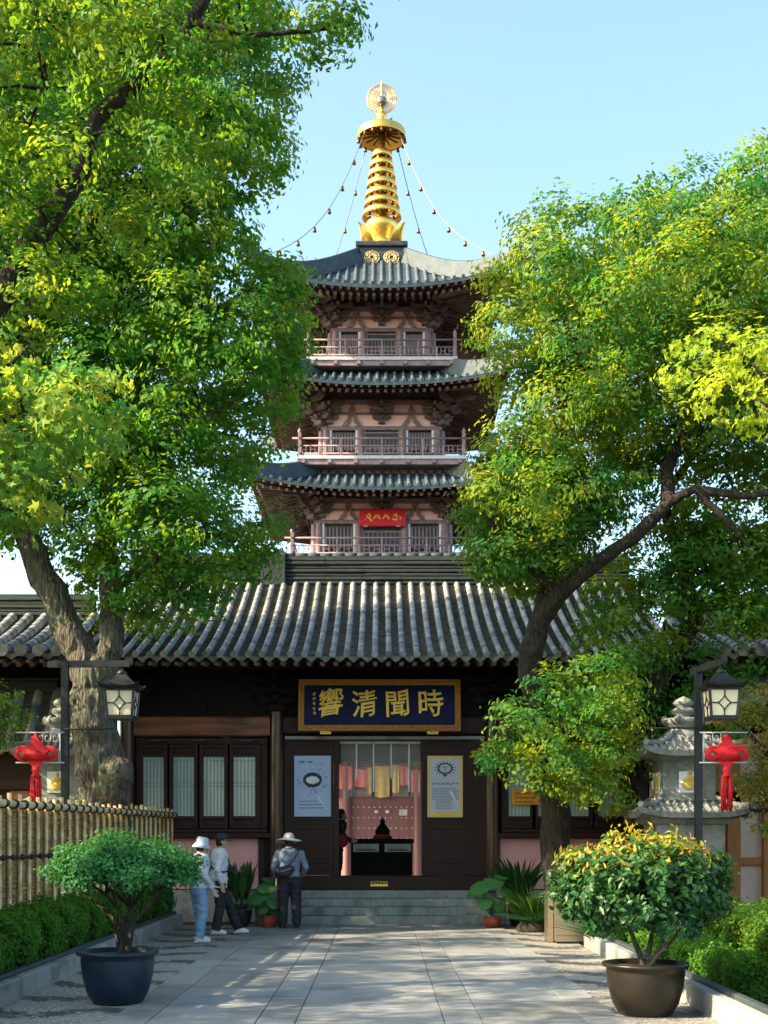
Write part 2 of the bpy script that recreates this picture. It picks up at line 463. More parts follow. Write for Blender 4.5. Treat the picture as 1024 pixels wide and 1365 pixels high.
    def lathe(self, prof, c=(0, 0, 0), n=24, smooth=True, rot=0.0, sq=None):
        """profile [(r, z)] turned about the vertical through c"""
        v, f = [], []
        for (r, z) in prof:
            for j in range(n):
                a = 2 * math.pi * j / n + rot
                v.append((c[0] + r * math.cos(a), c[1] + r * math.sin(a), c[2] + z))
        for i in range(len(prof) - 1):
            for j in range(n):
                q = (j + 1) % n
                f.append((i * n + j, i * n + q, i * n + n + q, i * n + n + j))
        return self.add(v, f, smooth)
    def ball(self, c, r, n=10, sc=(1, 1, 1)):
        v, f = [], []
        m = max(4, n // 2 + 1)
        for i in range(m + 1):
            t = math.pi * i / m
            for j in range(n):
                a = 2 * math.pi * j / n
                v.append((c[0] + r * sc[0] * math.sin(t) * math.cos(a), c[1] + r * sc[1] * math.sin(t) * math.sin(a), c[2] + r * sc[2] * math.cos(t)))
        for i in range(m):
            for j in range(n):
                q = (j + 1) % n
                f.append((i * n + j, i * n + n + j, i * n + n + q, i * n + q))
        return self.add(v, f, True)
    def prism(self, outline, o, ux, uy, depth):
        """outline [(a, b)] in the plane o + a*ux + b*uy, extruded by depth along ux x uy"""
        o, ux, uy = Vector(o), Vector(ux), Vector(uy)
        n = ux.cross(uy).normalized() * depth
        k = len(outline)
        v = [o + ux * a + uy * b for a, b in outline] + [o + ux * a + uy * b + n for a, b in outline]
        f = [tuple(reversed(range(k))), tuple(range(k, 2 * k))]
        for i in range(k):
            j = (i + 1) % k
            f.append((i, j, k + j, k + i))
        return self.add(v, f, False)
    def grid(self, fn, us, vs, smooth=True, flip=False):
        v = [fn(u, w) for w in vs for u in us]
        n = len(us)
        f = []
        for i in range(len(vs) - 1):
            for j in range(n - 1):
                q = (i * n + j, i * n + j + 1, i * n + n + j + 1, i * n + n + j)
                f.append(q[::-1] if flip else q)
        return self.add(v, f, smooth)
    def xform(self, mat, start=0):
        for i in range(start, len(self.v)):
            self.v[i] = tuple(mat @ Vector(self.v[i]))
        return self
    def mesh(self, name, mats):
        me = bpy.data.meshes.new(name)
        me.from_pydata(self.v, [], self.f)
        for m in (mats if isinstance(mats, (list, tuple)) else [mats]):
            me.materials.append(M[m] if isinstance(m, str) else m)
        me.polygons.foreach_set('material_index', self.mi)
        me.polygons.foreach_set('use_smooth', self.sm)
        me.update()
        return me
    def build(self, name, mats, parent=None):
        o = bpy.data.objects.new(name, self.mesh(name, mats))
        col.objects.link(o)
        if parent is not None:
            o.parent = parent
            o.matrix_parent_inverse = world_of(parent).inverted()
        return o

def world_of(o):
    m = Matrix.LocRotScale(o.location, o.rotation_euler, o.scale)
    return m if o.parent is None else world_of(o.parent) @ o.matrix_parent_inverse @ m

def tag(o, label=None, cat=None, group=None, kind=None):
    for k, x in (('label', label), ('category', cat), ('group', group), ('kind', kind)):
        if x: o[k] = x
    return o

def thing(name, loc, label, cat, group=None):
    o = bpy.data.objects.new(name, None)
    o.empty_display_size = .2
    col.objects.link(o)
    o.location = loc
    return tag(o, label, cat, group)

def remesh(mb, voxel, smooth=4):
    """the union of mb's closed shapes as one continuous surface"""
    me = mb.mesh('temporary', 'wood')
    t = bpy.data.objects.new('temporary', me)
    col.objects.link(t)
    r = t.modifiers.new('r', 'REMESH')
    r.mode = 'VOXEL'
    r.voxel_size = voxel
    if smooth:
        s = t.modifiers.new('s', 'SMOOTH')
        s.iterations = smooth
        s.factor = .5
    bpy.context.view_layer.update()
    dg = bpy.context.evaluated_depsgraph_get()
    out = bpy.data.meshes.new_from_object(t.evaluated_get(dg))
    bpy.data.objects.remove(t)
    out.materials.clear()
    out.polygons.foreach_set('use_smooth', [True] * len(out.polygons))
    return out

def roughen(me, amp, freq, stretch=(1, 1, 1), ridge=False):
    """push the surface in and out along its normals: bark ridges, cloth folds"""
    n = len(me.vertices)
    co, no = np.empty(n * 3, np.float32), np.empty(n * 3, np.float32)
    me.vertices.foreach_get('co', co)
    me.vertices.foreach_get('normal', no)
    co, no = co.reshape(-1, 3), no.reshape(-1, 3)
    d = np.empty(n, np.float32)
    for i, c in enumerate(co):
        p = Vector((c[0] * freq * stretch[0], c[1] * freq * stretch[1], c[2] * freq * stretch[2]))
        a = noise.noise(p) + .5 * noise.noise(p * 2.1)
        d[i] = (1 - 2.2 * abs(a)) if ridge else a
    co += no * (d * amp)[:, None]
    me.vertices.foreach_set('co', co.reshape(-1))
    me.update()
    return me

def put(name, me, mat, parent=None):
    me.materials.append(M[mat])
    me.name = name
    o = bpy.data.objects.new(name, me)
    col.objects.link(o)
    if parent is not None:
        o.parent = parent
        o.matrix_parent_inverse = world_of(parent).inverted()
    return o

def unit(a):
    return a / np.maximum(np.linalg.norm(a, axis=1, keepdims=True), 1e-9)

def leaves(name, parent, pos, nrm, length, width, mat, kind='oval', tint=None, droop=.3, fold=.12):
    """many small folded leaves as one mesh"""
    n = len(pos)
    nrm = unit(nrm)
    t = rng.normal(size=(n, 3))
    t[:, 2] -= droop
    t = unit(t - nrm * np.sum(t * nrm, axis=1, keepdims=True))
    b = np.cross(nrm, t)
    L = (length * rng.uniform(.7, 1.25, n))[:, None]
    W = L * (width / length)
    if tint is None: tint = rng.beta(1.3, 1.9, n)
    if kind == 'oval':
        V = np.stack([pos - t * L * .5, pos - b * W * .5 + nrm * L * fold - t * L * .05, pos + t * L * .5, pos + b * W * .5 + nrm * L * fold - t * L * .05], axis=1)
        loc = np.array([[0, 1, 2], [0, 2, 3]])
    else:   # maple: five pointed lobes round the stalk
        vs = [pos - t * L * .35]
        loc = []
        angs = [-125, -95, -62, -34, 0, 34, 62, 95, 125]
        rad = [.34, .20, .50, .24, .68, .24, .50, .20, .34]
        for a, r in zip(angs, rad):
            d = t * math.cos(R(a)) + b * math.sin(R(a))
            vs.append(pos + d * L * r + nrm * L * fold * (abs(a) / 125) - t * L * .1)
        V = np.stack(vs, axis=1)
        loc = np.array([[0, i, i + 1] for i in range(1, len(angs))])
    k, fk = V.shape[1], len(loc)
    idx = (np.arange(n)[:, None, None] * k + loc[None]).reshape(-1)
    me = bpy.data.meshes.new(name)
    me.vertices.add(n * k)
    me.vertices.foreach_set('co', V.reshape(-1).astype(np.float32))
    me.loops.add(n * fk * 3)
    me.loops.foreach_set('vertex_index', idx.astype(np.int32))
    me.polygons.add(n * fk)
    me.polygons.foreach_set('loop_start', np.arange(0, n * fk * 3, 3, dtype=np.int32))
    me.update(calc_edges=True)
    at = me.attributes.new('tint', 'FLOAT', 'POINT')
    at.data.foreach_set('value', np.repeat(tint, k).astype(np.float32))
    me.materials.append(M[mat])
    o = bpy.data.objects.new(name, me)
    col.objects.link(o)
    if parent is not None:
        o.parent = parent
        o.matrix_parent_inverse = world_of(parent).inverted()
    return o

def clump_points(c, r, n_leaf, tuft_r=.16, flat=.85, per=26):
    """leaf positions and normals for one leafy mass: tufts spread over and through a lumpy ball"""
    nt = max(3, int(n_leaf / per))
    d = unit(rng.normal(size=(nt, 3)))
    rad = rng.uniform(.45, 1.0, nt) ** .40
    lump = 1 + .16 * np.sin(d[:, 0] * 5 + c[0] * 3) * np.cos(d[:, 2] * 4 + c[2] * 2)
    tp = d * (rad * lump)[:, None] * r * np.array([1, 1, flat])
    m = rng.integers(int(per * .6), int(per * 1.4) + 1, nt)
    idx = np.repeat(np.arange(nt), m)
    k = len(idx)
    off = rng.normal(size=(k, 3)) * tuft_r * np.array([1, 1, .55])
    pos = tp[idx] + off + np.array(c)
    tn = rng.normal(size=(nt, 3)) * .22            # each spray faces its own way
    nr = d[idx] * .95 + tn[idx] + np.array([0, 0, .45]) + off / tuft_r * .20 + rng.normal(size=(k, 3)) * .26
    tv = np.clip(rng.beta(1.3, 1.7, nt)[idx] * .8 + rng.normal(size=k) * .07, 0, 1)
    return pos, nr, tv

def inside(poly, x, y):
    r = False
    j = len(poly) - 1
    for i in range(len(poly)):
        xi, yi = poly[i]
        xj, yj = poly[j]
        if (yi > y) != (yj > y) and x < (xj - xi) * (y - yi) / (yj - yi) + xi: r = not r
        j = i
    return r

def edge_dist(poly, x, y):
    best = 1e9
    j = len(poly) - 1
    for i in range(len(poly)):
        ax, ay = poly[j]
        bx, by = poly[i]
        dx, dy = bx - ax, by - ay
        t = max(0, min(1, ((x - ax) * dx + (y - ay) * dy) / (dx * dx + dy * dy + 1e-9)))
        best = min(best, math.hypot(x - ax - t * dx, y - ay - t * dy))
        j = i
    return best

def fill_crown(poly, Y, depth, gap, rmin, rmax, seed):
    """leafy masses that fill a crown with this silhouette, rounded in depth: [(centre, radius)]"""
    rr = random.Random(seed)
    xs, ys = [p[0] for p in poly], [p[1] for p in poly]
    out = []
    tries = 0
    while tries < 9000:
        tries += 1
        x, y = rr.uniform(min(xs), max(xs)), rr.uniform(min(ys), max(ys))
        if not inside(poly, x, y): continue
        e = edge_dist(poly, x, y)
        if e < rmin * .55: continue
        r = min(rr.uniform(rmin, rmax), e * 1.12 + 4)
        dm = min(depth, (e * 1.3 + 12) * Y / F)
        yy = Y + rr.uniform(-1, 1) * dm
        c = P(x, y, yy)
        r3 = r * yy / F
        if any((c - q).length < gap * Y / F * .5 + .35 * (r3 + s) for q, s in out): continue
        out.append((c, r3))
    return out

def limb(a, b, sag=.12, n=5, seed=0):
    rr = random.Random(seed)
    a, b = Vector(a), Vector(b)
    L = (b - a).length
    pts = []
    for i in range(n + 1):
        t = i / n
        p = a.lerp(b, t)
        w = math.sin(math.pi * t) * L * sag
        p += Vector((rr.uniform(-.5, .5), rr.uniform(-.5, .5), rr.uniform(.1, .8))) * w
        pts.append(p)
    return pts

def make_tree(name, label, limbs, clumps, leaf, bark, leaf_len, leaf_w, dens, kind='oval', extra=None, group=None, tuft=.16, voxel=.035, per=26, flat=.85, twig=True, droop=.3):
    """limbs: [(points, radii)]; each leafy mass hangs on a branch from the nearest limb"""
    base = limbs[0][0][0]
    root = thing(name, base, label, 'tree', group)
    tb = MB()
    nodes = []
    for pts, rad in limbs:
        P2, R2 = [], []
        for i in range(len(pts) - 1):           # finer, slightly wandering line
            for t in (0, .33, .67):
                p = Vector(pts[i]).lerp(Vector(pts[i + 1]), t)
                r = rad[i] + (rad[i + 1] - rad[i]) * t
                if t: p += Vector((random.uniform(-1, 1), random.uniform(-1, 1), 0)) * r * .22
                P2.append(p); R2.append(r * random.uniform(.95, 1.06))
        P2.append(Vector(pts[-1])); R2.append(rad[-1])
        tb.tube(P2, R2, 12)
        nodes += list(zip(P2, R2))
    if extra: extra(tb)
    tm = remesh(tb, voxel, 1)
    roughen(tm, .022 if bark == 'bark' else .010, 9, (1, 1, .22), True)
    put('trunk', tm, bark, root)
    if twig:
        bb = MB()
        order = sorted(clumps, key=lambda q: min((q[0] - p).length for p, r in nodes))
        net = [(p, r) for p, r in nodes]
        for i, (c, r) in enumerate(order):
            p, pr = min(net, key=lambda q: (q[0] - c).length + (0.6 if q[0].z > c.z + .5 else 0))
            d = (c - p).length
            r0 = min(pr * .6, .018 + .016 * d)
            pts = limb(p, c, .10, 4, i)
            rad = [r0 * (1 - .65 * t / 4) for t in range(5)]
            bb.tube(pts, rad, 6)
            net += list(zip(pts[2:], rad[2:]))
            for k in range(5):
                d2 = Vector((random.gauss(0, 1), random.gauss(0, 1), random.gauss(.3, .8))).normalized() * r * .85
                bb.tube(limb(c, c + d2, .12, 3, i * 7 + k), [r0 * .35, r0 * .28, r0 * .2, .004], 5)
        bb.build('branches', bark, root)
    ps, ns, ts = [], [], []
    for c, r in clumps:
        n = int(dens * r * r) + 30
        p, q, tv = clump_points(c, r, n, tuft_r=min(tuft, r * .35), per=per, flat=flat)
        ps.append(p); ns.append(q)
        ts.append(np.clip(tv + random.uniform(-.30, .30), 0, 1))
    pos, nr, tn = np.concatenate(ps), np.concatenate(ns), np.concatenate(ts)
    leaves('crown', root, pos, nr, leaf_len, leaf_w, leaf, kind, tn, droop)
    return root
# ================================================================ SETTING
g = MB(); g.box(-400, 400, -60, 900, -.30, -.02)
tag(g.build('ground', 'soil'), kind='structure')

# paved path: slabs of three widths laid in long courses
pb = MB()
bounds = [-2.50, -2.125, -1.14, -.78, .57, .915, 1.85, 2.20]
rr = random.Random(3)
for i in range(len(bounds) - 1):
    x0, x1 = bounds[i], bounds[i + 1]
    wide = (x1 - x0) > .6
    step = .66 if wide else 1.32
    y = -4 + (.2 if i == 1 else .33 if i == 5 else 0)
    while y < 24.05:
        L = min(step, 24.1 - y)
        pb.bbox(x0 + .004, x1 - .004, y + .003, y + L - .003, -.05, .004 + rr.uniform(-.0015, .0015), .004)
        y += L
g = MB(); g.box(-2.5, 2.2, -4, 24.1, -.06, -.012)
path = pb.build('path', 'slab'); tag(path, kind='structure')
tag(g.build('path_bed', 'grout'), kind='structure')
for x0, x1, y1 in ((-3.74, -2.5, 24.1), (2.2, 3.06, 24.1)):
    s = MB(); s.box(x0, x1, -4, y1, -.06, -.002)
    tag(s.build('pebble_strip', 'pebble'), kind='structure')
s = MB()
for k, (x0, x1) in enumerate(((-3.74, -2.5), (2.2, 3.06))):
    for y in (10.9, 13.4, 15.9, 18.4, 20.9, 23.4):
        s.box(x0 + .002, x1 - .002, y, y + .16, -.055, .003)
tag(s.build('paving_border', 'slab'), kind='structure')
# kerbs: granite blocks with a dark capping rail behind
for sx, x, y0, y1 in ((-1, -3.74, -4, 24.0), (1, 3.06, -4, 19.3)):
    kb, kr = MB(), MB()
    y = y0
    while y < y1 - .1:
        L = min(1.5, y1 - y)
        kb.bbox(min(x, x + sx * .12), max(x, x + sx * .12), y + .004, y + L - .004, -.1, .215, .012)
        kr.bbox(min(x + sx * .125, x + sx * .21), max(x + sx * .125, x + sx * .21), y + .002, y + L - .002, -.1, .255, .012)
        y += L
    tag(kb.build('kerb', 'granite'), kind='structure')
    tag(kr.build('kerb_rail', pmat('dark_slate', (.035, .045, .055), (.055, .065, .075), scale=8, rough=.5)), kind='structure')
# platform under the hall and paved yard behind it
pf = MB(); pf.box(-13, 13, 25.02, 33, -.05, .6)
tag(pf.build('hall_platform_floor', 'granite'), kind='structure')
pf = MB(); pf.box(-13, 13, 33, 40, -.05, .3)
tag(pf.build('courtyard_paving', 'granite'), kind='structure')

# stone steps up to the gate
st = thing('stone_steps', (0, 24.1, 0), 'grey stone steps leading up to the dark doorway', 'steps')
XS0, XS1 = -1.95, 1.98
for k in range(4):
    m = MB()
    y0 = 24.1 + .27 * k
    n = 4
    off = .3 * (k % 2)
    xs = [XS0] + [XS0 + (XS1 - XS0) * (i + off) / n for i in range(1, n)] + [XS1]
    for a, b in zip(xs, xs[1:]):
        m.bbox(a + .002, b - .002, y0, 25.02 if k == 3 else y0 + .34, .15 * k - (0.01 if k == 0 else 0) + .001, .15 * (k + 1) - (.003 if k == 3 else 0), .008)
    m.build('step', 'step', st)
for x in (XS0 - .25, XS1):
    m = MB()
    m.prism([(0, -.01), (1.0, -.01), (1.0, .64), (.78, .64), (0, .16)], (x + .248, 24.08, 0), (0, 1, 0), (0, 0, 1), -.246 if False else .246)
    m.xform(Matrix.Translation((-.247, 0, 0)) if False else Matrix.Identity(4))
    m.build('stringer', 'granite', st)

# ================================================================ tiled roofs
def gable_roof(x0, x1, ye, ze, yr, zr, sp=.255, rollr=.058, sag=.16, step=.088, mats=('tile_dark', 'tile_roll', 'soffit'), parent=None, name='roof', up=None, xf=None, rafters=True, panstep=True):
    """one slope from eave (ye, ze) to ridge (yr, zr); up(x) lifts the eave near a corner. Returns the roof part (> tile rolls, rafters)"""
    L = math.hypot(yr - ye, zr - ze)
    ny, nz = -(zr - ze) / L, (yr - ye) / L
    if nz < 0: ny, nz = -ny, -nz
    upf = up or (lambda x, t: 0)
    def pt(x, t, h=0):            # t 0 at eave, 1 at ridge, h off the surface
        s = -sag * math.sin(math.pi * t)
        return (x, ye + (yr - ye) * t + ny * h, ze + (zr - ze) * t + nz * (h + s) + upf(x, t))
    n = int(round((x1 - x0) / sp))
    sp = (x1 - x0) / n
    nr = int(L / step) if panstep else 8
    pan = MB()
    cs = [(-.5, .035), (-.30, .0), (0, -.028), (.30, .0), (.5, .035)]
    for i in range(n):
        xc = x0 + sp * (i + .5)
        v, f = [], []
        for j in range(nr):
            t0, t1 = j / nr, (j + 1) / nr
            jx = random.uniform(-.006, .006)
            lip = .034 if panstep else 0
            for t, h in ((t0, lip + random.uniform(-.004, .004)), (t1, 0)):
                for a, b in cs:
                    v.append(pt(xc + a * sp * 1.0 + jx, t, b + h))
        for j in range(nr):
            o = j * 10
            for q in range(4):
                f.append((o + q, o + q + 1, o + 6 + q, o + 5 + q))
            if j + 1 < nr:
                for q in range(4):
                    f.append((o + 5 + q, o + 6 + q, o + 11 + q, o + 10 + q))
        pan.add(v, f, False)
        # drip edge tile
        pan.add([pt(xc + a * sp, 0, b + .026) for a, b in cs] + [(p[0], p[1] - .012, p[2] - .055 - .05 * (1 - abs(a) * 2)) for a, b in cs for p in (pt(xc + a * sp, 0, b + .026),)],
                [(q, 5 + q, 6 + q, q + 1) for q in range(4)], False)
    roof = pan.build(name, mats[0], parent)
    roll = MB()
    m = 9
    for i in range(n + 1):
        xc = x0 + sp * i
        L0 = .31
        nt = max(2, int(L / L0))
        v, f = [], []
        wob = random.uniform(-.006, .006)
        for j in range(nt):
            for t, r in ((j / nt - .004, rollr * 1.06), ((j + 1) / nt, rollr * .94)):
                for q in range(m):
                    a = math.pi * (q / (m - 1))
                    p = pt(xc + math.cos(a) * r + wob, max(-.012, t), .022 + math.sin(a) * r * 1.05)
                    v.append(p)
        for j in range(nt):
            o = j * 2 * m
            for q in range(m - 1):
                f.append((o + q, o + q + 1, o + m + q + 1, o + m + q))
        roll.add(v, f, True)
        # round eave disc
        c = pt(xc + wob, 0, .022 + rollr * .4)
        roll.add([(c[0], c[1] - .035, c[2])] + [(c[0] + math.cos(2 * math.pi * q / 10) * rollr * 1.1, c[1] - .03, c[2] + math.sin(2 * math.pi * q / 10) * rollr * 1.1) for q in range(10)],
                 [(0, 1 + (q + 1) % 10, 1 + q) for q in range(10)], False)
        roll.add([(c[0] + math.cos(2 * math.pi * q / 10) * rollr * 1.1, c[1] + d, c[2] + math.sin(2 * math.pi * q / 10) * rollr * 1.1) for d in (-.03, .03) for q in range(10)],
                 [(q, (q + 1) % 10, 10 + (q + 1) % 10, 10 + q) for q in range(10)], True)
    roll.build('tile_roll', mats[1], roof)
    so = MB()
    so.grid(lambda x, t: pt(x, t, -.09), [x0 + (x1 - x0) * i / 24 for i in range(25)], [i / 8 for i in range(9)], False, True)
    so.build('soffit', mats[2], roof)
    if rafters:
        rf = MB()
        k = int((x1 - x0) / .24)
        for i in range(k + 1):
            x = x0 + .06 + (x1 - x0 - .12) * i / k
            a, b = Vector(pt(x, .006, -.135)), Vector(pt(x, .5, -.135))
            rf.tube([a, b], .042, 8)
            a, b = Vector(pt(x, .075, -.235)), Vector(pt(x, .5, -.235))
            rf.tube([a, b], .05, 8)
        rf.build('rafter', 'rafter', roof)
    return roof, pt

# ================================================================ GATE HALL
HALL = thing('gate_hall', (0, 25.2, 0), 'dark timber gate hall with grey tiled roof and an open doorway', 'building')
YW = 25.2
fx = lambda px: (px - VX) * YW / F
fz = lambda py: H + (HY - py) * YW / F
roof, rpt = gable_roof(-5.5, 5.5, 23.2, 4.93, 28.5, 7.30, parent=HALL)
gable_roof(-5.5, 5.5, 33.8, 4.93, 28.5, 7.30, sp=.5, panstep=False, parent=HALL, rafters=False)
# ridge: stacked courses under a cap, taller end blocks
rd = MB()
for k in range(7):
    z = 7.27 + .085 * k
    for i in range(13):
        x0 = -5.5 + 11 / 13 * i
        rd.bbox(x0 + .003, x0 + 11 / 13 - .003, 28.36 - .02 * (k % 2) - random.uniform(0, .012), 28.64 + .02 * (k % 2), z + .004, z + .068, .01)
rd.box(-5.5, 5.5, 28.40, 28.60, 7.25, 7.90)
ridge = rd.build('ridge', 'ridge', roof)
m = MB()
for i in range(40):
    x = -5.5 + 11 / 40 * i
    m.tube([(x + .003, 28.5, 7.90), (x + .272, 28.5, 7.90)], [.085, .08], 10)
m.build('ridge_cap', 'ridge', ridge)
for x in (-2.42, 2.42):
    m = MB(); m.bbox(x - .27, x + .27, 28.28, 28.72, 7.22, 7.93, .02)
    m.prism([(-.3, 7.93), (.3, 7.93), (.24, 8.02), (.10, 8.03), (-.02, 7.99), (-.16, 8.10), (-.26, 8.12)], (x, 28.62, 0), (1 if x < 0 else -1, 0, 0), (0, 0, 1), .24)
    m.build('ridge_block', 'ridge', ridge)
for x in (-5.5, 5.5):       # gable triangles and barge boards
    m = MB(); s = 1 if x > 0 else -1
    m.prism([(24.9, 4.9), (32.1, 4.9), (28.5, 7.1)], (x - s * .6, 0, 0), (0, 1, 0), (0, 0, 1), .1)
    for k in range(6):
        a, b = rpt(x - s * .03, k / 6, -.2), rpt(x - s * .03, (k + 1) / 6, -.2)
        m.bar(a, b, .06, .28)
        m.bar((a[0], 57 - a[1], a[2]), (b[0], 57 - b[1], b[2]), .06, .28)
    m.build('gable', 'wood', HALL)

# columns
for px in (172, 370, 655, 852):
    x = fx(px)
    m = MB(); m.lathe([(.132, .62), (.138, 1.6), (.135, 3.2), (.122, 4.1)], (x, 25.06, 0), 20)
    c = m.build('column', 'column', HALL)
    m = MB(); m.lathe([(.0, .72), (.2, .70), (.215, .66), (.20, .60)], (x, 25.06, 0), 20)
    m.build('column_base', 'granite', c)
    # bracket set on the column head
    m = MB()
    m.bbox(x - .16, x + .16, 24.9, 25.2, 4.10, 4.25, .02)
    for k, (w, d) in enumerate(((.38, .34), (.52, .52), (.66, .70))):
        z = 4.26 + .20 * k
        m.prism([(-w, .13), (-w, .07), (-w * .8, 0), (w * .8, 0), (w, .07), (w, .13)], (x, 25.08, z), (1, 0, 0), (0, 0, 1), .10)
        m.prism([(-d, .13), (-d, .07), (-d * .8, 0), (.4, 0), (.4, .13)], (x - .05, 25.02, z), (0, 1, 0), (0, 0, 1), .10)
        for q in (-w + .08, 0, w - .08):
            m.bbox(x + q - .07, x + q + .07, 24.97, 25.13, z + .13, z + .2, .012)
    m.build('bracket', 'wood_black', HALL)
# wall plate boards above the beam, eave purlin
m = MB()
m.box(-5.2, 5.2, 25.16, 25.28, 4.02, 5.25)
m.tube([(-5.4, 24.45, 4.98), (5.4, 24.45, 4.98)], .11, 12)
m.tube([(-5.4, 25.1, 5.08), (5.4, 25.1, 5.08)], .13, 12)
for i in range(9):
    x = -4.7 + 1.18 * i
    m.bar((x, 25.14, 4.03), (x, 25.14, 4.95), .12, .03, (0, 1, 0))
m.build('upper_boarding', 'wood_black', HALL)
# main beams between columns
for a, b in ((172, 370), (655, 852)):
    m = MB(); m.bbox(fx(a) + .13, fx(b) - .13, 24.98, 25.16, 3.62, 4.01, .03)
    m.build('beam', 'wood_red', HALL)
m = MB(); m.bbox(fx(370) + .13, fx(655) - .13, 24.98, 25.16, 3.66, 4.01, .03)
m.build('lintel', 'wood', HALL)
m = MB(); m.bbox(fx(381), fx(645), 25.0, 25.10, 3.56, 3.625, .008)
m.build('door_rail', 'granite', HALL)
# door jambs, threshold
for a, b in ((380, 387), (445.5, 452), (562, 566), (628, 646)):
    m = MB(); m.bbox(fx(a), fx(b), 25.06, 25.24, .88, 3.56, .012)
    m.build('door_jamb', 'wood', HALL)
m = MB(); m.bbox(fx(384), fx(650), 25.03, 25.26, .602, .885, .015)
thr = m.build('threshold', 'wood', HALL)
m = MB(); m.box(fx(494), fx(517), 25.018, 25.03, fz(1181), fz(1178)); m.build('threshold_plate', 'goldpaint', thr)
# glyph-like strokes for small illegible writing
def scribble(mb, x, z, s, y, rnd, dirs=7):
    """one small character of s metres at lower left (x, z), drawn as strokes on the plane Y = y"""
    for k in range(dirs):
        kind = rnd.random()
        u, w = rnd.uniform(.1, .9), rnd.uniform(.08, .92)
        th = s * rnd.uniform(.09, .13)
        y2 = y - .0006 * (k + 1)
        if kind < .5:
            l = rnd.uniform(.35, .8)
            a = max(0, min(1 - l, u - l / 2))
            mb.box(x + a * s, x + (a + l) * s, y2 - .001, y2, z + w * s - th / 2, z + w * s + th / 2)
        elif kind < .85:
            l = rnd.uniform(.35, .85)
            a = max(0, min(1 - l, w - l / 2))
            mb.box(x + u * s - th / 2, x + u * s + th / 2, y2 - .001, y2, z + a * s, z + (a + l) * s)
        else:
            mb.bar((x + u * s, y2 - .0005, z + w * s), (x + (u + rnd.uniform(-.4, .4)) * s, y2 - .0005, z + (w - .4) * s), .001, th, (1, 0, .3))
m = MB(); rn = random.Random(5)
for i in range(6):
    scribble(m, fx(494.5 + i * 3.8), fz(1177.3), .048, 25.029, rn, 6)
m.build('threshold_lettering', 'goldpaint', thr)

def door_leaf(x0, x1, y, hinge):
    z0, z1 = .89, 3.555
    m = MB(); m.bbox(x0, x1, y + .012, y + .05, z0, z1, .004)
    leaf = m.build('door_leaf', 'wood', HALL)
    m = MB()
    w = .085
    for a, b in ((x0, x0 + w), (x1 - w, x1)):
        m.bbox(a, b, y - .012, y + .011, z0, z1, .006)
    for py0, py1 in ((990, 994), (1004, 1009.5), (1089, 1093), (1098, 1105), (1145, 1150.5), (1160, 1166)):
        m.bbox(x0 + w + .001, x1 - w - .001, y - .009, y + .011, fz(py1), fz(py0), .006)
    m.build('door_rails', 'wood', leaf)
    return leaf
door_leaf(fx(387), fx(445), 25.10, 1)
door_leaf(fx(566), fx(628), 25.10, 0)

# window bays
def window_bay(xa, xb, panes, s):
    """xa < xb outer frame; panes: [(x0, x1)]"""
    zt, zb = 3.60, fz(1110)
    m = MB()
    m.bbox(xa, xb, 25.10, 25.2, zt - .13, zt, .01)
    m.bbox(xa, xb, 25.10, 25.2, zb, zb + .08, .01)
    m.bbox(xa, xa + .12, 25.10, 25.2, zb + .081, zt - .131, .01)
    m.bbox(xb - .12, xb, 25.10, 25.2, zb + .081, zt - .131, .01)
    m.box(xa + .05, xb - .05, 25.19, 25.23, zb, zt)
    win = m.build('window', 'wood', HALL)
    zp0, zp1 = fz(1088), fz(1009)
    for x0, x1 in panes:
        m = MB()
        e = .105
        m.bbox(x0 - e, x0, 25.075, 25.17, zb + .082, zt - .132, .008)
        m.bbox(x1, x1 + e, 25.075, 25.17, zb + .082, zt - .132, .008)
        m.bbox(x0 + .001, x1 - .001, 25.08, 25.17, zp1, zp1 + .06, .008)
        m.bbox(x0 + .001, x1 - .001, 25.08, 25.17, zt - .20, zt - .133, .008)
        m.bbox(x0 + .001, x1 - .001, 25.08, 25.17, zp0 - .07, zp0, .008)
        m.bbox(x0 + .001, x1 - .001, 25.08, 25.17, zb + .083, zb + .15, .008)
        m.box(x0 + .001, x1 - .001, 25.12, 25.14, zp1 + .06, zt - .2)
        m.box(x0 + .001, x1 - .001, 25.12, 25.14, zb + .15, zp0 - .07)
        m.build('window_frame', 'wood', win)
        m = MB(); m.box(x0 + .002, x1 - .002, 25.13, 25.15, zp0, zp1)
        m.build('pane', 'pane', win)
        m = MB()
        k = 6
        for i in range(1, k):
            x = x0 + (x1 - x0) * i / k
            m.box(x - .009, x + .009, 25.122, 25.1295, zp0 + .004, zp1 - .004)
        for t in (.5, .56, .93):
            z = zp0 + (zp1 - zp0) * t
            m.box(x0 + .004, x1 - .004, 25.1195, 25.1215, z - .007, z + .007)
        m.build('lattice', 'lattice', win)
    m = MB()
    for x0 in ([xa + .2, (xa + xb) / 2 - .2, xb - .6]):
        m.tube([(x0, 25.05, zt - .06), (x0 + .45, 25.05, zt - .06)], .018, 6)
        m.box(x0 + .1, x0 + .3, 25.03, 25.099, zt - .085, zt - .035)
    m.build('window_latch', 'ridge', win)
    m = MB(); m.bbox(xa - .12, xb + .12, 24.96, 25.2, fz(1117), fz(1110) - .003, .012)
    m.build('sill', 'wood', HALL)
    return win
px_ = lambda l: [(fx(a), fx(b)) for a, b in l]
window_bay(fx(183), fx(357), px_([(192, 220), (232, 260), (272, 300), (312, 341)]), -1)
window_bay(fx(668), fx(842), px_([(677, 706), (716, 744), (756, 784), (796, 825)]), 1)
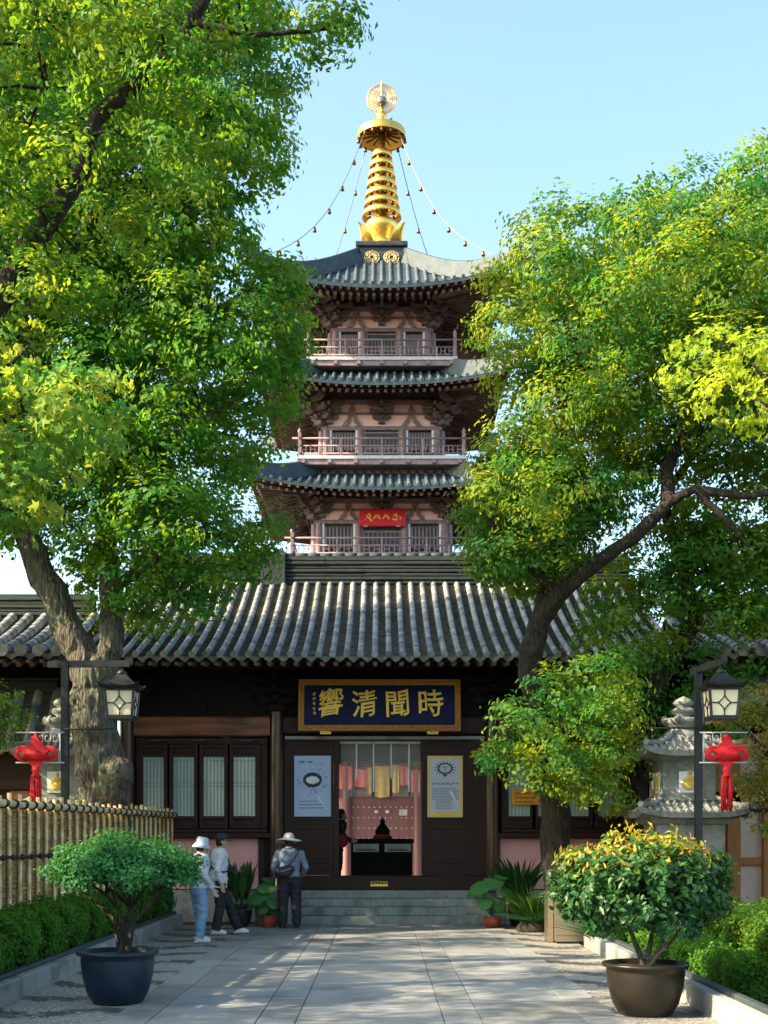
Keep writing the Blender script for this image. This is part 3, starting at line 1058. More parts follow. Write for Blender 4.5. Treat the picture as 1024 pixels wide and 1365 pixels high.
for a, b, pa, pb_ in ((172, 370, 183, 345), (655, 852, 666, 838)):
    m = MB(); m.box(fx(a), fx(b), 25.20, 25.32, .601, fz(1116))
    m.build('wall', 'wood', HALL)
    m = MB(); m.bbox(fx(pa), fx(pb_), 25.17, 25.199, .62, fz(1117.5), .006)
    m.build('wall_panel', 'pinkwall', HALL)
    for q in (pa - 8, pb_):
        m = MB(); m.bbox(fx(q), fx(q + 8), 25.12, 25.199, .601, fz(1117.3), .008); m.build('wall_post', 'wood', HALL)
# narrow dark boards between columns and door jambs
m = MB()
m.box(fx(352), fx(384), 25.26, 25.34, .601, 4.02); m.box(fx(645), fx(672), 25.26, 25.34, .601, 4.02)
m.box(fx(352), fx(672), 25.26, 25.34, 3.57, 4.02)
m.build('inner_boarding', 'wood_black', HALL)
# side and back walls of the hall, the back one open to the courtyard
m = MB()
for x in (-5.2, 5.08): m.box(x, x + .12, 25.35, 32.0, .601, 4.9)
m.box(-5.08, -2.1, 31.9, 32.0, .601, 4.9); m.box(2.1, 5.08, 31.9, 32.0, .601, 4.9)
m.box(-2.1, 2.1, 31.9, 32.0, 4.1, 4.9)
m.build('rear_wall', 'wood_black', HALL)

# ---------------------------------------------------------------- plaque, posters, signs on the hall
def text_mesh(s, size, ext, offset=0.0):
    cu = bpy.data.curves.new('lettering', 'FONT')
    cu.body = s
    cu.size = size
    cu.extrude = ext
    cu.offset = offset
    cu.bevel_depth = ext * .6
    cu.bevel_resolution = 1
    cu.align_x, cu.align_y = 'CENTER', 'CENTER'
    cu.resolution_u = 6
    t = bpy.data.objects.new('lettering', cu)
    col.objects.link(t)
    bpy.context.view_layer.update()
    dg = bpy.context.evaluated_depsgraph_get()
    me = bpy.data.meshes.new_from_object(t.evaluated_get(dg))
    bpy.data.objects.remove(t)
    me.materials.clear()
    return me

YP = 24.72
sp_ = YP / F
TI = Matrix.Translation((0, YP, H + (HY - 940) * sp_)) @ Matrix.Rotation(R(-9), 4, 'X')   # leans forward
PW, PH = 216 * sp_, 68 * sp_ * 1.03
xo = (506 - VX) * sp_
plaque = thing('name_plaque', (xo, YP, 4.3), 'blue name plaque with four gold characters above the doorway', 'plaque')
m = MB(); m.box(xo - PW / 2 + .06, xo + PW / 2 - .06, .0, .05, -PH / 2 + .06, PH / 2 - .06); m.xform(TI); m.build('plaque_board', 'navy', plaque)
m = MB()
fw = .11
X0, X1, Z0, Z1 = xo - PW / 2, xo + PW / 2, -PH / 2, PH / 2
def frame_piece(a, b, c, d):     # mitred bevel frame
    return [(a[0], -.03, a[1]), (b[0], -.03, b[1]), (c[0], -.012, c[1]), (d[0], -.012, d[1]), (a[0], .06, a[1]), (b[0], .06, b[1]), (c[0], .06, c[1]), (d[0], .06, d[1])]
o_ = [(X0, Z0), (X1, Z0), (X1, Z1), (X0, Z1)]
i_ = [(X0 + fw, Z0 + fw), (X1 - fw, Z0 + fw), (X1 - fw, Z1 - fw), (X0 + fw, Z1 - fw)]
for k in range(4):
    q = (k + 1) % 4
    m.add(frame_piece(o_[k], o_[q], i_[q], i_[k]), [(0, 1, 2, 3), (7, 6, 5, 4), (0, 4, 5, 1), (3, 2, 6, 7)], False)
    # beading along the frame
    a, b = Vector((o_[k][0], 0, o_[k][1])).lerp(Vector((i_[k][0], 0, i_[k][1])), .5), Vector((o_[q][0], 0, o_[q][1])).lerp(Vector((i_[q][0], 0, i_[q][1])), .5)
    nb = int((b - a).length / .065)
    for t in range(nb):
        p = a.lerp(b, (t + .5) / nb)
        m.ball((p.x, -.024, p.z), .026, 6, (1, .6, 1))
m.xform(TI); m.build('plaque_frame', 'goldframe', plaque)
for ch, px in (('響', 440.5), ('清', 486), ('聞', 530), ('時', 573.5)):
    me = text_mesh(ch, .55, .008, .001)
    for v in me.vertices:                        # brush-written sway
        a, b = v.co.x, v.co.y
        v.co.x = a + .020 * math.sin(b * 9 + px) + .06 * b * math.sin(px)
        v.co.y = b + .022 * math.sin(a * 8 + px * 2) + .10 * a
    T = TI @ Matrix.Translation(((px - VX) * sp_, -.012, .0)) @ Matrix.Rotation(R(90), 4, 'X') @ Matrix.Shear('XY', 4, (.0, .0)) @ Matrix.Diagonal((.93, 1.03, 1, 1)) @ Matrix.Rotation(R(2), 4, 'Z')
    me.transform(T)
    put('gold_character', me, 'goldpaint', plaque)
m = MB(); rn = random.Random(11)
for k in range(5):
    scribble(m, (417 - VX) * sp_, .19 - k * .095, .062, -.004, rn, 7)
m.xform(TI); m.build('inscription', 'goldpaint', plaque)
for px in (434, 577):      # gilt supports under the plaque
    x = (px - VX) * sp_
    m = MB()
    m.prism([(-.10, -.06), (.10, -.06), (.115, -.01), (.08, .03), (.03, .055), (-.03, .055), (-.08, .03), (-.115, -.01)], (x, 24.80, fz(977)), (1, 0, 0), (0, 0, 1), .12)
    for q in (-.06, 0, .06): m.ball((x + q, 24.67, fz(977) - .01), .03, 8)
    m.box(x - .03, x + .03, 24.8, 24.98, fz(977) - .05, fz(977) - .01)
    m.build('plaque_support', 'goldpaint', plaque)

def poster_left():
    x0, x1, z0, z1, y = fx(393), fx(441.5), fz(1088.5), fz(1008), 25.077
    t = thing('poster', ((x0 + x1) / 2, y, z0), 'pale blue poster with a dark ring drawing left of the doorway', 'poster')
    m = MB(); m.box(x0, x1, y, y + .010, z0, z1); m.build('poster_sheet', 'posterblue', t)
    W, Hh = x1 - x0, z1 - z0
    m = MB(); rn = random.Random(21)
    u = lambda a: x0 + a * W
    w = lambda b: z1 - b * Hh
    for i in range(5):
        if i == 2: m.box(u(.305), u(.325), y - .002, y, w(.105), w(.085)); continue
        scribble(m, u(.13 + i * .077), w(.125), .055, y, rn, 9)
    # ring
    N = 36
    ring = []
    for i in range(N):
        a = 2 * math.pi * i / N
        ro = 1 + .10 * rn.random() * (1.4 if math.sin(a) < -.3 else .6)
        ring.append(((.5 + .25 * ro * math.cos(a)), (.395 - .118 * ro * math.sin(a)), (.5 + (.20 - .02 * rn.random()) * math.cos(a)), (.40 - (.075 - .02 * rn.random()) * math.sin(a))))
    v = [(u(a), y - .0015, w(b)) for a, b, c, d in ring] + [(u(c), y - .0015, w(d)) for a, b, c, d in ring]
    m.add(v, [(i, (i + 1) % N, N + (i + 1) % N, N + i) for i in range(N)], False)
    for i in range(30):
        a = rn.uniform(0, 6.28); r0 = rn.uniform(1.25, 1.5); r1 = r0 + rn.uniform(.08, .3)
        m.bar((u(.5 + .26 * r0 * math.cos(a)), y - .001, w(.395 - .13 * r0 * math.sin(a))), (u(.5 + .26 * r1 * math.cos(a)), y - .001, w(.395 - .13 * r1 * math.sin(a))), .001, .007, (0, 0, 1) if abs(math.cos(a)) > .5 else (1, 0, 0))
    m.tube([(u(.5), y - .002, w(.52)), (u(.47), y - .002, w(.6)), (u(.37), y - .002, w(.655))], .005, 4)
    m.tube([(u(.52), y - .002, w(.52)), (u(.58), y - .002, w(.6)), (u(.66), y - .002, w(.65))], .005, 4)
    m.build('poster_drawing', 'ink', t)
    m = MB()
    for b, xx in ((.745, .6), (.80, .82), (.855, .80)):
        a = .13
        while a < xx:
            l = rn.uniform(.02, .06)
            m.box(u(a), u(a + l), y - .0012, y, w(b + .012), w(b - .004)); a += l + .012
    a = .55
    m.box(u(.55), u(.82), y - .001, y, w(.142), w(.136))
    m.build('poster_text', 'inkblue', t)
    m = MB(); m.prism([(u(.60), w(.64)), (u(.64), w(.635)), (u(.87), w(.875)), (u(.855), w(.885))], (0, y - .001, 0), (1, 0, 0), (0, 0, 1), .0015)
    m.build('poster_highlight', 'palewhite', t)
    m = MB()
    v = [(u(.5 + .17 * math.cos(6.283 * i / 20)), y - .001, w(.40 - .055 * math.sin(6.283 * i / 20))) for i in range(20)]
    m.add(v, [tuple(range(20))], False)
    m.build('ring_centre', 'palewhite', t)
poster_left()
def poster_right():
    x0, x1, z0, z1, y = fx(569.5), fx(616.5), fz(1089.5), fz(1008), 25.077
    t = thing('poster', ((x0 + x1) / 2, y, z0), 'grey poster with a yellow border and round emblem right of the doorway', 'poster')
    m = MB(); m.box(x0, x1, y + .004, y + .010, z0, z1); m.build('poster_border', 'posteryellow', t)
    W, Hh = x1 - x0, z1 - z0
    u = lambda a: x0 + a * W
    w = lambda b: z1 - b * Hh
    m = MB(); m.box(u(.09), u(.91), y + .001, y + .0035, w(.90), w(.06)); m.build('poster_sheet', 'posterwhite', t)
    m = MB(); rn = random.Random(31)
    N = 32
    v = []
    for r_, q in ((.205, .085), (.165, .068)):
        for i in range(N):
            a = 2 * math.pi * i / N
            k = 1 + (.14 * (i % 2) if r_ > .2 else 0)
            v.append((u(.5 + r_ * k * math.cos(a)), y - .001, w(.205 - q * k * math.sin(a))))
    m.add(v, [(i, (i + 1) % N, N + (i + 1) % N, N + i) for i in range(N)], False)
    for i in range(16):
        a = 6.283 * i / 16 + .1
        m.bar((u(.5 + .23 * math.cos(a)), y, w(.205 - .095 * math.sin(a))), (u(.5 + .30 * math.cos(a + .15)), y, w(.205 - .125 * math.sin(a + .15))), .001, .012, (0, 0, 1) if abs(math.cos(a)) > .5 else (1, 0, 0))
    m.box(u(.47), u(.485), y - .001, y, w(.24), w(.165)); m.box(u(.52), u(.535), y - .001, y, w(.24), w(.165)); m.box(u(.44), u(.56), y - .0016, y - .0012, w(.185), w(.178))
    m.prism([(u(.44), w(.30)), (u(.56), w(.30)), (u(.52), w(.33)), (u(.5), w(.365)), (u(.48), w(.33))], (0, y, 0), (1, 0, 0), (0, 0, 1), .001)
    for i in range(9):
        scribble(m, u(.14 + i * .082), w(.475), .05, y, rn, 7)
    m.build('poster_drawing', 'ink', t)
    m = MB()
    for k in range(14):
        b = .53 + k * .025
        a = .14 if k < 8 else .24
        e = .86 if k < 8 else .66
        while a < e:
            l = rn.uniform(.015, .05)
            m.box(u(a), u(a + l), y - .0006, y + .0008, w(b + .008), w(b - .003)); a += l + .014
    m.build('poster_text', 'inkblue', t)
    m = MB(); m.prism([(u(.62), w(.58)), (u(.67), w(.57)), (u(.87), w(.78)), (u(.85), w(.81))], (0, y - .001, 0), (1, 0, 0), (0, 0, 1), .0012)
    m.build('poster_highlight', 'palewhite', t)
poster_right()
def orange_sign():
    x0, x1, z0, z1, y = fx(681.5), fx(724), fz(1073), fz(1052.5), 25.05
    t = thing('orange_sign', ((x0 + x1) / 2, y, z0), 'small orange sign with black lettering hung on the right window', 'sign')
    m = MB(); m.bbox(x0, x1, y, y + .02, z0, z1, .004); m.build('sign_face', 'orangesign', t)
    m = MB(); rn = random.Random(41)
    for r_, (b, n, s) in enumerate(((.66, 6, .055), (.38, 9, .045), (.12, 9, .042))):
        for i in range(n):
            scribble(m, x0 + .05 + i * (s * 1.02), z0 + b * (z1 - z0), s, y, rn, 7)
    m.build('sign_lettering', 'ink', t)
    m = MB()
    cx_, cz_ = x0 + .80 * (x1 - x0), z0 + .66 * (z1 - z0)
    for a0 in (0, 2.2, 4.3):
        m.tube([(cx_ + (.018 + .02 * k) * math.cos(a0 + k * .5) , y - .003, cz_ + (.012 + .014 * k) * math.sin(a0 + k * .5)) for k in range(5)], .009, 5)
    m.tube([(cx_ + .02, y - .003, cz_ - .17), (cx_ + .05, y - .003, cz_ - .08), (cx_ + .09, y - .003, cz_)], .008, 5)
    m.build('sign_emblem', 'golddark', t)
orange_sign()

# strip curtain in the doorway
sc = thing('strip_curtain', (0, 25.3, 3.55), 'clear plastic strip curtain hanging across the top of the doorway', 'curtain')
m = MB(); m.box(fx(452) + .01, fx(562) - .01, 25.38, 25.42, 3.50, 3.555); m.build('curtain_rail', 'whitemetal', sc)
xs = [fx(v) for v in (453, 475, 498, 521.5, 545.5, 562)]
for i in range(5):
    m = MB()
    a, b = xs[i] + .012, xs[i + 1] - .012
    m.grid(lambda u, w: (a + (b - a) * u, 25.40 + .012 * math.sin(u * 6 + i) * (1 - w) + .004, fz(1062) + (3.5 - fz(1062)) * w), [k / 6 for k in range(7)], [k / 6 for k in range(7)], True)
    m.build('plastic_strip', 'plastic', sc)
for i in range(1, 5):
    m = MB(); m.box(xs[i] - .013, xs[i] + .013, 25.386, 25.396, fz(1055 - 18 * (i % 2)), 3.499); m.build('strip_edge', 'whitemetal', sc)
# counter with notices
ct = thing('counter', (0, 28, .6), 'dark wooden counter with two pale notices inside the doorway', 'counter')
s28 = 28 / F
gx = lambda px: (px - VX) * s28
gz = lambda py: H + (HY - py) * s28
m = MB(); m.bbox(gx(466), gx(552), 27.95, 28.6, gz(1124), gz(1118), .01); m.build('counter_top', 'wood_black', ct)
m = MB(); m.bbox(gx(468), gx(550), 28.0, 28.5, .6, gz(1124) - .002, .01); m.box(gx(468), gx(550), 27.975, 27.998, gz(1142), gz(1138)); m.build('counter_body', 'wood_black', ct)
for a, b in ((471, 505), (513, 548)):
    m = MB(); m.box(gx(a), gx(b), 27.985, 27.999, gz(1135.5), gz(1124.8)); nt_ = m.build('notice', 'paper', ct)
    m = MB(); rn = random.Random(a)
    for k in range(8): scribble(m, gx(a + 2) + k * .055, gz(1133), .05, 27.984, rn, 5)
    m.box(gx(a + 4), gx(b - 3), 27.981, 27.983, gz(1134), gz(1132.6))
    m.build('notice_writing', 'ink', nt_)
# seated figure silhouette on the counter
sf = thing('seated_figurine', (gx(510), 28.2, gz(1118)), 'small dark seated figure on a red cloth atop the counter', 'statue')
m = MB(); x = gx(510); z = gz(1118)
m.loft([(x, 28.2, z + .09, .15, .10), (x, 28.2, z + .16, .165, .11), (x, 28.2, z + .24, .12, .09), (x, 28.2, z + .31, .07, .06), (x, 28.2, z + .33, .05, .05)], 14)
m.ball((x, 28.2, z + .37), .06, 12, (1, 1, 1.1)); m.ball((x, 28.2, z + .44), .025, 8)
m.build('figure', 'wood_black', sf)
m = MB(); m.loft([(x, 28.2, z + .002, .21, .15), (x, 28.2, z + .05, .20, .14), (x, 28.2, z + .088, .17, .12)], 16); m.build('cloth_base', 'redcloth', sf)

# courtyard beyond: rose double door with studs, cloths above, standing in for glassy reflections
YC = 38.0
sC = YC / F
cx = lambda px: (px - VX) * sC
cz = lambda py: H + (HY - py) * sC
yd = thing('inner_hall', (0, YC, .3), 'rose coloured inner hall front seen through the doorway beyond the counter', 'building')
m = MB(); m.box(-6, 6, YC + .1, YC + .3, .3, 5.2); m.build('wall', 'pinkwall', yd)
for a, b in ((467, 510), (510.4, 553)):
    m = MB(); m.bbox(cx(a), cx(b), YC + .0, YC + .06, .32, cz(1062), .01); d_ = m.build('door_leaf', 'pinkdoor', yd)
    m = MB()
    for r_ in range(5):
        for i in range(6):
            m.ball((cx(a) + (i + .5) * (cx(b) - cx(a)) / 6, YC - .005, cz(1076 + 14 * r_)), .022, 7)
    m.build('door_stud', 'palewhite', d_)
    m = MB()
    if a < 500: m.ball((cx(502), YC - .02, cz(1082)), .07, 8, (1, .4, .8))
    else:
        m.box(cx(532), cx(543), YC - .012, YC - .004, cz(1087), cz(1079)); m.ball((cx(517), YC - .02, cz(1082)), .07, 8, (1, .4, .8))
    m.build('door_paper', 'paper', d_)
for a in (459, 554):
    m = MB(); m.lathe([(.12, .3), (.12, 3.9)], (cx(a + 3), YC - .02, 0), 14); m.build('column', 'pinkdoor', yd)
m = MB(); m.bbox(-6, 6, YC - .05, YC + .08, cz(1062), cz(1052), .01); m.build('lintel', 'pinkdoor', yd)
m = MB()
for px in (471, 497, 521, 546): m.bbox(cx(px) - .025, cx(px) + .025, YC - .08, YC - .052, cz(1062), cz(1016), .004)
m.bbox(-2, 2, YC - .1, YC - .0801, cz(1018), cz(1015), .004)
m.build('frame_post', 'wood_black', yd)
m = MB(); m.bbox(-6, 6, YC - .62, YC - .5, cz(1016), cz(975), .01)
for i in range(41):
    x = -6 + .3 * i
    m.prism([(-.12, .30), (-.05, .0), (.05, .0), (.12, .30)], (x, YC - .62, cz(1014)), (1, 0, 0), (0, 0, 1), .07)
m.build('eave_board', 'wood_black', yd)
gable_roof(-6, 6, YC - 2.1, cz(972), YC + 3, cz(972) + 2.0, sp=.3, panstep=False, parent=yd, rafters=False)  # eave, hidden from view, lengthened to keep sun off the wall
for k, (a, b, c, d, mt, lb) in enumerate(((453, 470, 1022, 1052, 'salmon', 'salmon red cloth standing in for a reflection at the far left behind the curtain'),
        (473, 490, 1026, 1048, 'salmon', 'salmon red cloth standing in for a reflection left of the first yellow one'), (489.5, 496, 1024, 1058, 'yellowcloth', 'narrow yellow cloth standing in for a reflection beside a salmon one'),
        (500, 519, 1022, 1062, 'yellowcloth', 'broad yellow cloth standing in for a reflection in the middle behind the curtain'), (523, 532, 1020, 1056, 'yellowcloth', 'yellow cloth standing in for a reflection right of the broad middle one'),
        (533, 545, 1022, 1046, 'salmon', 'salmon cloth standing in for a reflection right of the yellow ones'), (548, 560, 1028, 1056, 'salmon', 'salmon red cloth standing in for a reflection at the far right behind the curtain'))):
    m = MB()
    m.grid(lambda u, w: (cx(a) + (cx(b) - cx(a)) * u, YC - .13 - .03 * math.sin(u * 9 + k) * (1 - w * .7) + .0001 * u, cz(d) + (cz(c) - cz(d)) * w - .03 * math.sin(u * 3.14) * (1 - w)), [i / 8 for i in range(9)], [i / 5 for i in range(6)])
    m.tube([(cx(a) - .02, YC - .13, cz(c)), (cx(b) + .02, YC - .13, cz(c))], .015, 6)
    tag(m.build('reflection_cloth', mt), lb, 'banner', 'cloths standing in for reflections in the doorway')
m = MB(); m.box(cx(451), cx(456), 33.0, 33.04, 1.6, 3.0)
tag(m.build('prayer_pennant', 'yellowcloth'), 'narrow yellow pennant at the left edge of the doorway', 'banner')
# ================================================================ PAGODA
PY = 66.0
PG = thing('pagoda', (0, PY, 0), 'tall square timber pagoda with dark tiled eaves and a gilded spire behind the gate hall', 'pagoda')
SIDES = [Matrix.Translation((0, PY, 0)) @ Matrix.Rotation(k * math.pi / 2, 4, 'Z') for k in range(4)]   # local: -Y faces outwards

def pag_roof(e, ze, ht, zt, w, zw, sp=.43, lift=.55):
    """square roof: eave half-width e at height ze, top half-width ht at zt; wall half-width w, soffit meets wall at zw"""
    pan, roll, raf, sof = MB(), MB(), MB(), MB()
    hips = []
    def up(u, d):
        return lift * (min(1, abs(u) / e) ** 2.1) * max(0, (d - w) / (e - w)) ** 1.2
    def zs(d):                                   # concave slope
        t = (e - d) / (e - ht)
        return ze + (zt - ze) * (t - .09 * math.sin(math.pi * t))
    def ext(u, d):                               # eave bows out towards the corner
        return d + .28 * (abs(u) / e) ** 6 * (d / e)
    for k, T in enumerate(SIDES):
        detail = k != 2
        s0 = len(pan.v)
        nu, nv = 40, 9
        us = [-1 + 2 * i / nu for i in range(nu + 1)]
        ds = [ht + (e - ht) * j / nv for j in range(nv + 1)]
        pan.grid(lambda s, d: (s * d, -ext(s * d, d), zs(d) + up(s * d, d)), us, ds, False)
        # fascia
        pan.grid(lambda s, q: (s * e, -ext(s * e, e) + .02 * q, ze + up(s * e, e) - .16 * q), us, [0, 1], False)
        pan.xform(T, s0)
        if detail:
            s0 = len(roll.v)
            n = int(2 * e / sp)
            for i in range(n + 1):
                u = -e + .1 + (2 * e - .2) * i / n
                d0 = max(ht, abs(u) + .05)
                if e - d0 < .25: continue
                m = 5 if e - d0 > 1 else 3
                pts = []
                for j in range(m + 1):
                    d = d0 + (e + .03 - d0) * j / m
                    pts.append((u, -ext(u, min(d, e)) - max(0, d - e), zs(min(d, e)) + up(u, min(d, e)) + .05))
                roll.tube(pts, .088, 8)
            roll.xform(T, s0)
            # round eave tiles hang as a row of discs
            s0 = len(raf.v)
            n = int(2 * e / .40)
            for i in range(n + 1):
                u = -e + .12 + (2 * e - .24) * i / n
                ui = max(-w, min(w, u))
                for (fo, fi, h, r_) in ((.985, .30, -.20, .075), (.86, .0, -.42, .085)):
                    do = w + (e - w) * fo
                    di = w + (e - w) * max(0.0, min(fi, 1))
                    uo = u * (fo if fo > .9 else .93)
                    if abs(u) > w:
                        c = (abs(u) - w) / (e - w)
                        di = w + .05
                    a = (ui, -di, zw + (ze - zw) * (di - w) / (e - w) + h + .08)
                    b = (uo, -ext(uo, do), zw + (ze - zw) * fo + up(uo, do) + h)
                    raf.bar(a, b, r_ * 1.7, r_ * 1.7)
            raf.xform(T, s0)
        s0 = len(sof.v)
        sof.grid(lambda s, t: (s * (w + (e - w) * t), -ext(s * e, e) * t * .99 - w * (1 - t), zw + (ze - zw) * t + up(s * (w + (e - w) * t), w + (e - w) * t) - .13), us, [0, .3, .6, 1], False)
        sof.xform(T, s0)
        # hip ridge at the corner
        hip = MB(); s0 = 0
        pts = []
        for j in range(9):
            d = ht + (e + .35 - ht) * j / 8
            dd = min(d, e)
            pts.append((d + .28 * (d / e), -d - .28 * (d / e), zs(dd) + up(dd, dd) + .30 + (max(0, d - e) * .5)))
        for a_, b_ in zip(pts, pts[1:]): hip.bar(a_, b_, .30, .74)
        hip.tube([(q[0], q[1], q[2] + .31) for q in pts], .15, 8)
        c = pts[-1]
        hip.tube([c, (c[0] + .18, c[1] - .18, c[2] + .28), (c[0] + .12, c[1] - .12, c[2] + .55)], [.14, .10, .03], 6)
        hip.tube([pts[6], (pts[6][0], pts[6][1], pts[6][2] + .34)], [.13, .06], 6)
        hip.xform(T, s0); hips.append(hip)
    rf = pan.build('roof', 'ptile', PG)
    roll.build('tile_roll', 'ptile_roll', rf)
    raf.build('rafter', 'rafter', rf)
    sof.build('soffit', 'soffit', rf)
    for h_ in hips: h_.build('hip_ridge', 'ptile', rf)
    return rf

def dougong(m, x, y, z, s=1.0, diag=False):
    """stepped bracket set growing outwards (-Y) from the wall plane y at height z"""
    st = len(m.v)
    m.bbox(-.24, .24, -.32, .1, 0, .26, .04)
    for k in range(3):
        zz = .27 + .34 * k
        wd, dp = .62 + .18 * k, .45 + .42 * k
        m.prism([(-wd, .22), (-wd, .12), (-wd * .72, 0), (wd * .72, 0), (wd, .12), (wd, .22)], (0, -.06 - .30 * k, zz), (1, 0, 0), (0, 0, 1), .16)
        m.prism([(-dp, .22), (-dp, .10), (-dp * .8, 0), (.3, 0), (.3, .22)], (-.09, 0, zz), (0, 1, 0), (0, 0, 1), .18)
        for q in (-wd + .13, wd - .13, 0):
            m.bbox(q - .12, q + .12, -.26 - .30 * k, -.02 - .30 * k, zz + .22, zz + .33, .02)
    m.prism([(-1.75, .0), (-1.62, -.12), (.2, .30), (.2, .52), (-1.55, .08)], (-.08, -.1, .95), (0, 1, 0), (0, 0, 1), .16)   # slanting tail beam
    T = Matrix.Translation((x, y, z)) @ Matrix.Diagonal((s, s, s, 1))
    if diag: T = Matrix.Translation((x, y, z)) @ Matrix.Rotation(diag, 4, 'Z') @ Matrix.Diagonal((s, s * 1.25, s, 1))
    m.xform(T, st)

def pag_storey(w, zf, zwin, zpt, zw, zen, b, detail=True, rail=True):
    """wall half-width w, floor zf, window top zwin, plaster top zpt, wall top zw, balcony half-width b"""
    core = MB(); core.box(-w + .12, w - .12, PY - w + .12, PY + w - .12, zf - .3, zw + .3)
    core.build('wall', 'soffit', PG)
    dh = zwin - zf
    for k, T in enumerate(SIDES):
        if k == 2: continue
        pl = MB(); pl.box(-w + .2, w - .2, -w - .0, -w + .1, zwin + .16, zpt); pl.xform(T); pl.build('wall_panel', 'pinkplaster', PG)
        fr = MB()
        fr.bbox(-w, w, -w - .09, -w + .05, zwin + .0, zwin + .20, .02)         # lintel
        fr.bbox(-w, w, -w - .10, -w + .05, zpt - .02, zpt + .22, .02)          # plate
        fr.bbox(-w, w, -w - .07, -w + .05, (zwin + zpt) / 2 + .12, (zwin + zpt) / 2 + .24, .02)
        dw = .30 * w
        for x in (-w + .2, -dw - .16, dw + .16, w - .2):
            fr.lathe([(.17, zf), (.175, zf + dh * .6), (.16, zwin)], (x, -w - .04, 0), 12)
        for x in (-.5 * w, .5 * w):                                            # inverted-V struts
            for s in (-1, 1):
                fr.prism([(0, .72), (.10, .78), (.22, .36), (.44, .10), (.50, 0), (.28, 0), (.10, .20)], (x, -w - .02, zwin + .2), (s, 0, 0), (0, 0, 1), s * .1)
            fr.bbox(x - .16, x + .16, -w - .14, -w, zwin + .92, zwin + 1.04, .02)
            fr.bbox(x - .07, x + .07, -w - .10, -w, zwin + 1.04, zpt, .01)
        fr.xform(T); wf = fr.build('wall_frame', 'mauve', PG)
        # door
        d = MB(); d.bbox(-dw, dw, -w - .03, -w + .06, zf, zwin - .05, .02); d.xform(T); door = d.build('door', 'dado', PG)
        d = MB()
        for i in range(9): d.box(-dw + .12 + (2 * dw - .24) * i / 8 - .02, -dw + .12 + (2 * dw - .24) * i / 8 + .02, -w - .05, -w - .03, zf + .75, zwin - .4)
        for z in (zf + .7, zwin - .38, zwin - .12): d.box(-dw + .05, dw - .05, -w - .055, -w - .03, z - .04, z + .04)
        for x in (-dw, dw): d.bbox(x - .07, x + .07, -w - .08, -w, zf, zwin, .01)
        d.xform(T); d.build('door_frame', 'mauve', door)
        for s in (-1, 1):
            x0, x1 = dw + .38, w - .42
            win = MB(); win.box(min(s * x0, s * x1), max(s * x0, s * x1), -w - .02, -w + .05, zf + .55, zwin - .1); win.xform(T); wn_ = win.build('window', 'dado', PG)
            wb = MB()
            for i in range(8):
                x = s * (x0 + .12 + (x1 - x0 - .24) * i / 7)
                wb.box(x - .035, x + .035, -w - .07, -w - .021, zf + .6, zwin - .15)
            wb.xform(T); wb.build('window_bars', 'mauve', wn_)
            for x in (x0 - .03, x1 + .03):
                wb = MB(); wb.box(s * x - .075, s * x + .075, -w - .065, -w + .02, zf + .4, zwin)
                wb.xform(T); wb.build('window_frame', 'white', wn_)
        br = MB()
        for x in (-w + .35, 0, w - .35): dougong(br, x, -w - .02, zwin + .30, .74)
        br.bbox(-w - .9, w + .9, -w - 1.0, -w - .85, zw - .25, zw - .05, .03)
        br.bbox(-w - .5, w + .5, -w - .55, -w - .42, zw - .28, zw - .1, .03)
        br.xform(T); br.build('bracket_set', 'bracket', PG)
        br = MB(); dougong(br, w - .05, -w + .05, zwin + .21, 1.0, R(45)); br.xform(T); br.build('corner_bracket', 'bracket', PG)
    br = MB(); dougong(br, w - .05, -w + .05, zwin + .21, 1.0, R(45)); br.xform(SIDES[2]); br.build('corner_bracket', 'bracket', PG)
    if not rail: return
    sl = MB(); sl.box(-b, b, PY - b, PY + b, zf - .16, zf); s_ = sl.build('balcony_floor', 'whiteband', PG)
    sl = MB()
    sl.box(-b + .06, b - .06, PY - b + .06, PY + b - .06, zf - .42, zf - .161)
    sl.box(-w - .2, w + .2, PY - w - .2, PY + w + .2, zf - .75, zf - .421)
    for k, T in enumerate(SIDES):
        s0 = len(sl.v)
        for i in range(7):
            x = -b + .3 + (2 * b - .6) * i / 6
            sl.bbox(x - .09, x + .09, -b - .04, -w, zf - .38, zf - .2, .02)
        sl.xform(T, s0)
    sl.build('balcony_beam', 'mauve', s_)
    for k, T in enumerate(SIDES):
        rl = MB()
        yb = -b + .12
        for z, r_ in ((zf + .86, .05), (zf + .50, .04), (zf + .12, .045)):
            rl.tube([(-b - (.25 if z > zf + .8 else 0), yb, z), (b + (.25 if z > zf + .8 else 0), yb, z)], r_, 6)
        n = 8
        for i in range(n + 1):
            x = -b + .12 + (2 * b - .24) * i / n
            if i in (0, n):
                if i == 0: rl.bbox(x - .08, x + .08, yb - .08, yb + .08, zf, zf + 1.12, .02); rl.lathe([(.07, zf + 1.12), (.10, zf + 1.2), (.05, zf + 1.3), (.0, zf + 1.42)], (x, yb, 0), 8)
            else: rl.box(x - .045, x + .045, yb - .045, yb + .045, zf, zf + (.86 if i % 2 == 0 else .5))
        q = 36
        for i in range(q):
            x = -b + .2 + (2 * b - .4) * i / (q - 1)
            o = .16 if i % 2 else .32
            rl.box(x - .02, x + .02, yb - .015, yb + .015, zf + .12, zf + .5)
            if i < q - 1: rl.box(x, x + (2 * b - .4) / (q - 1), yb - .014, yb + .014, zf + o - .015, zf + o + .015)
        rl.xform(T); rl.build('railing', 'mauve', s_)

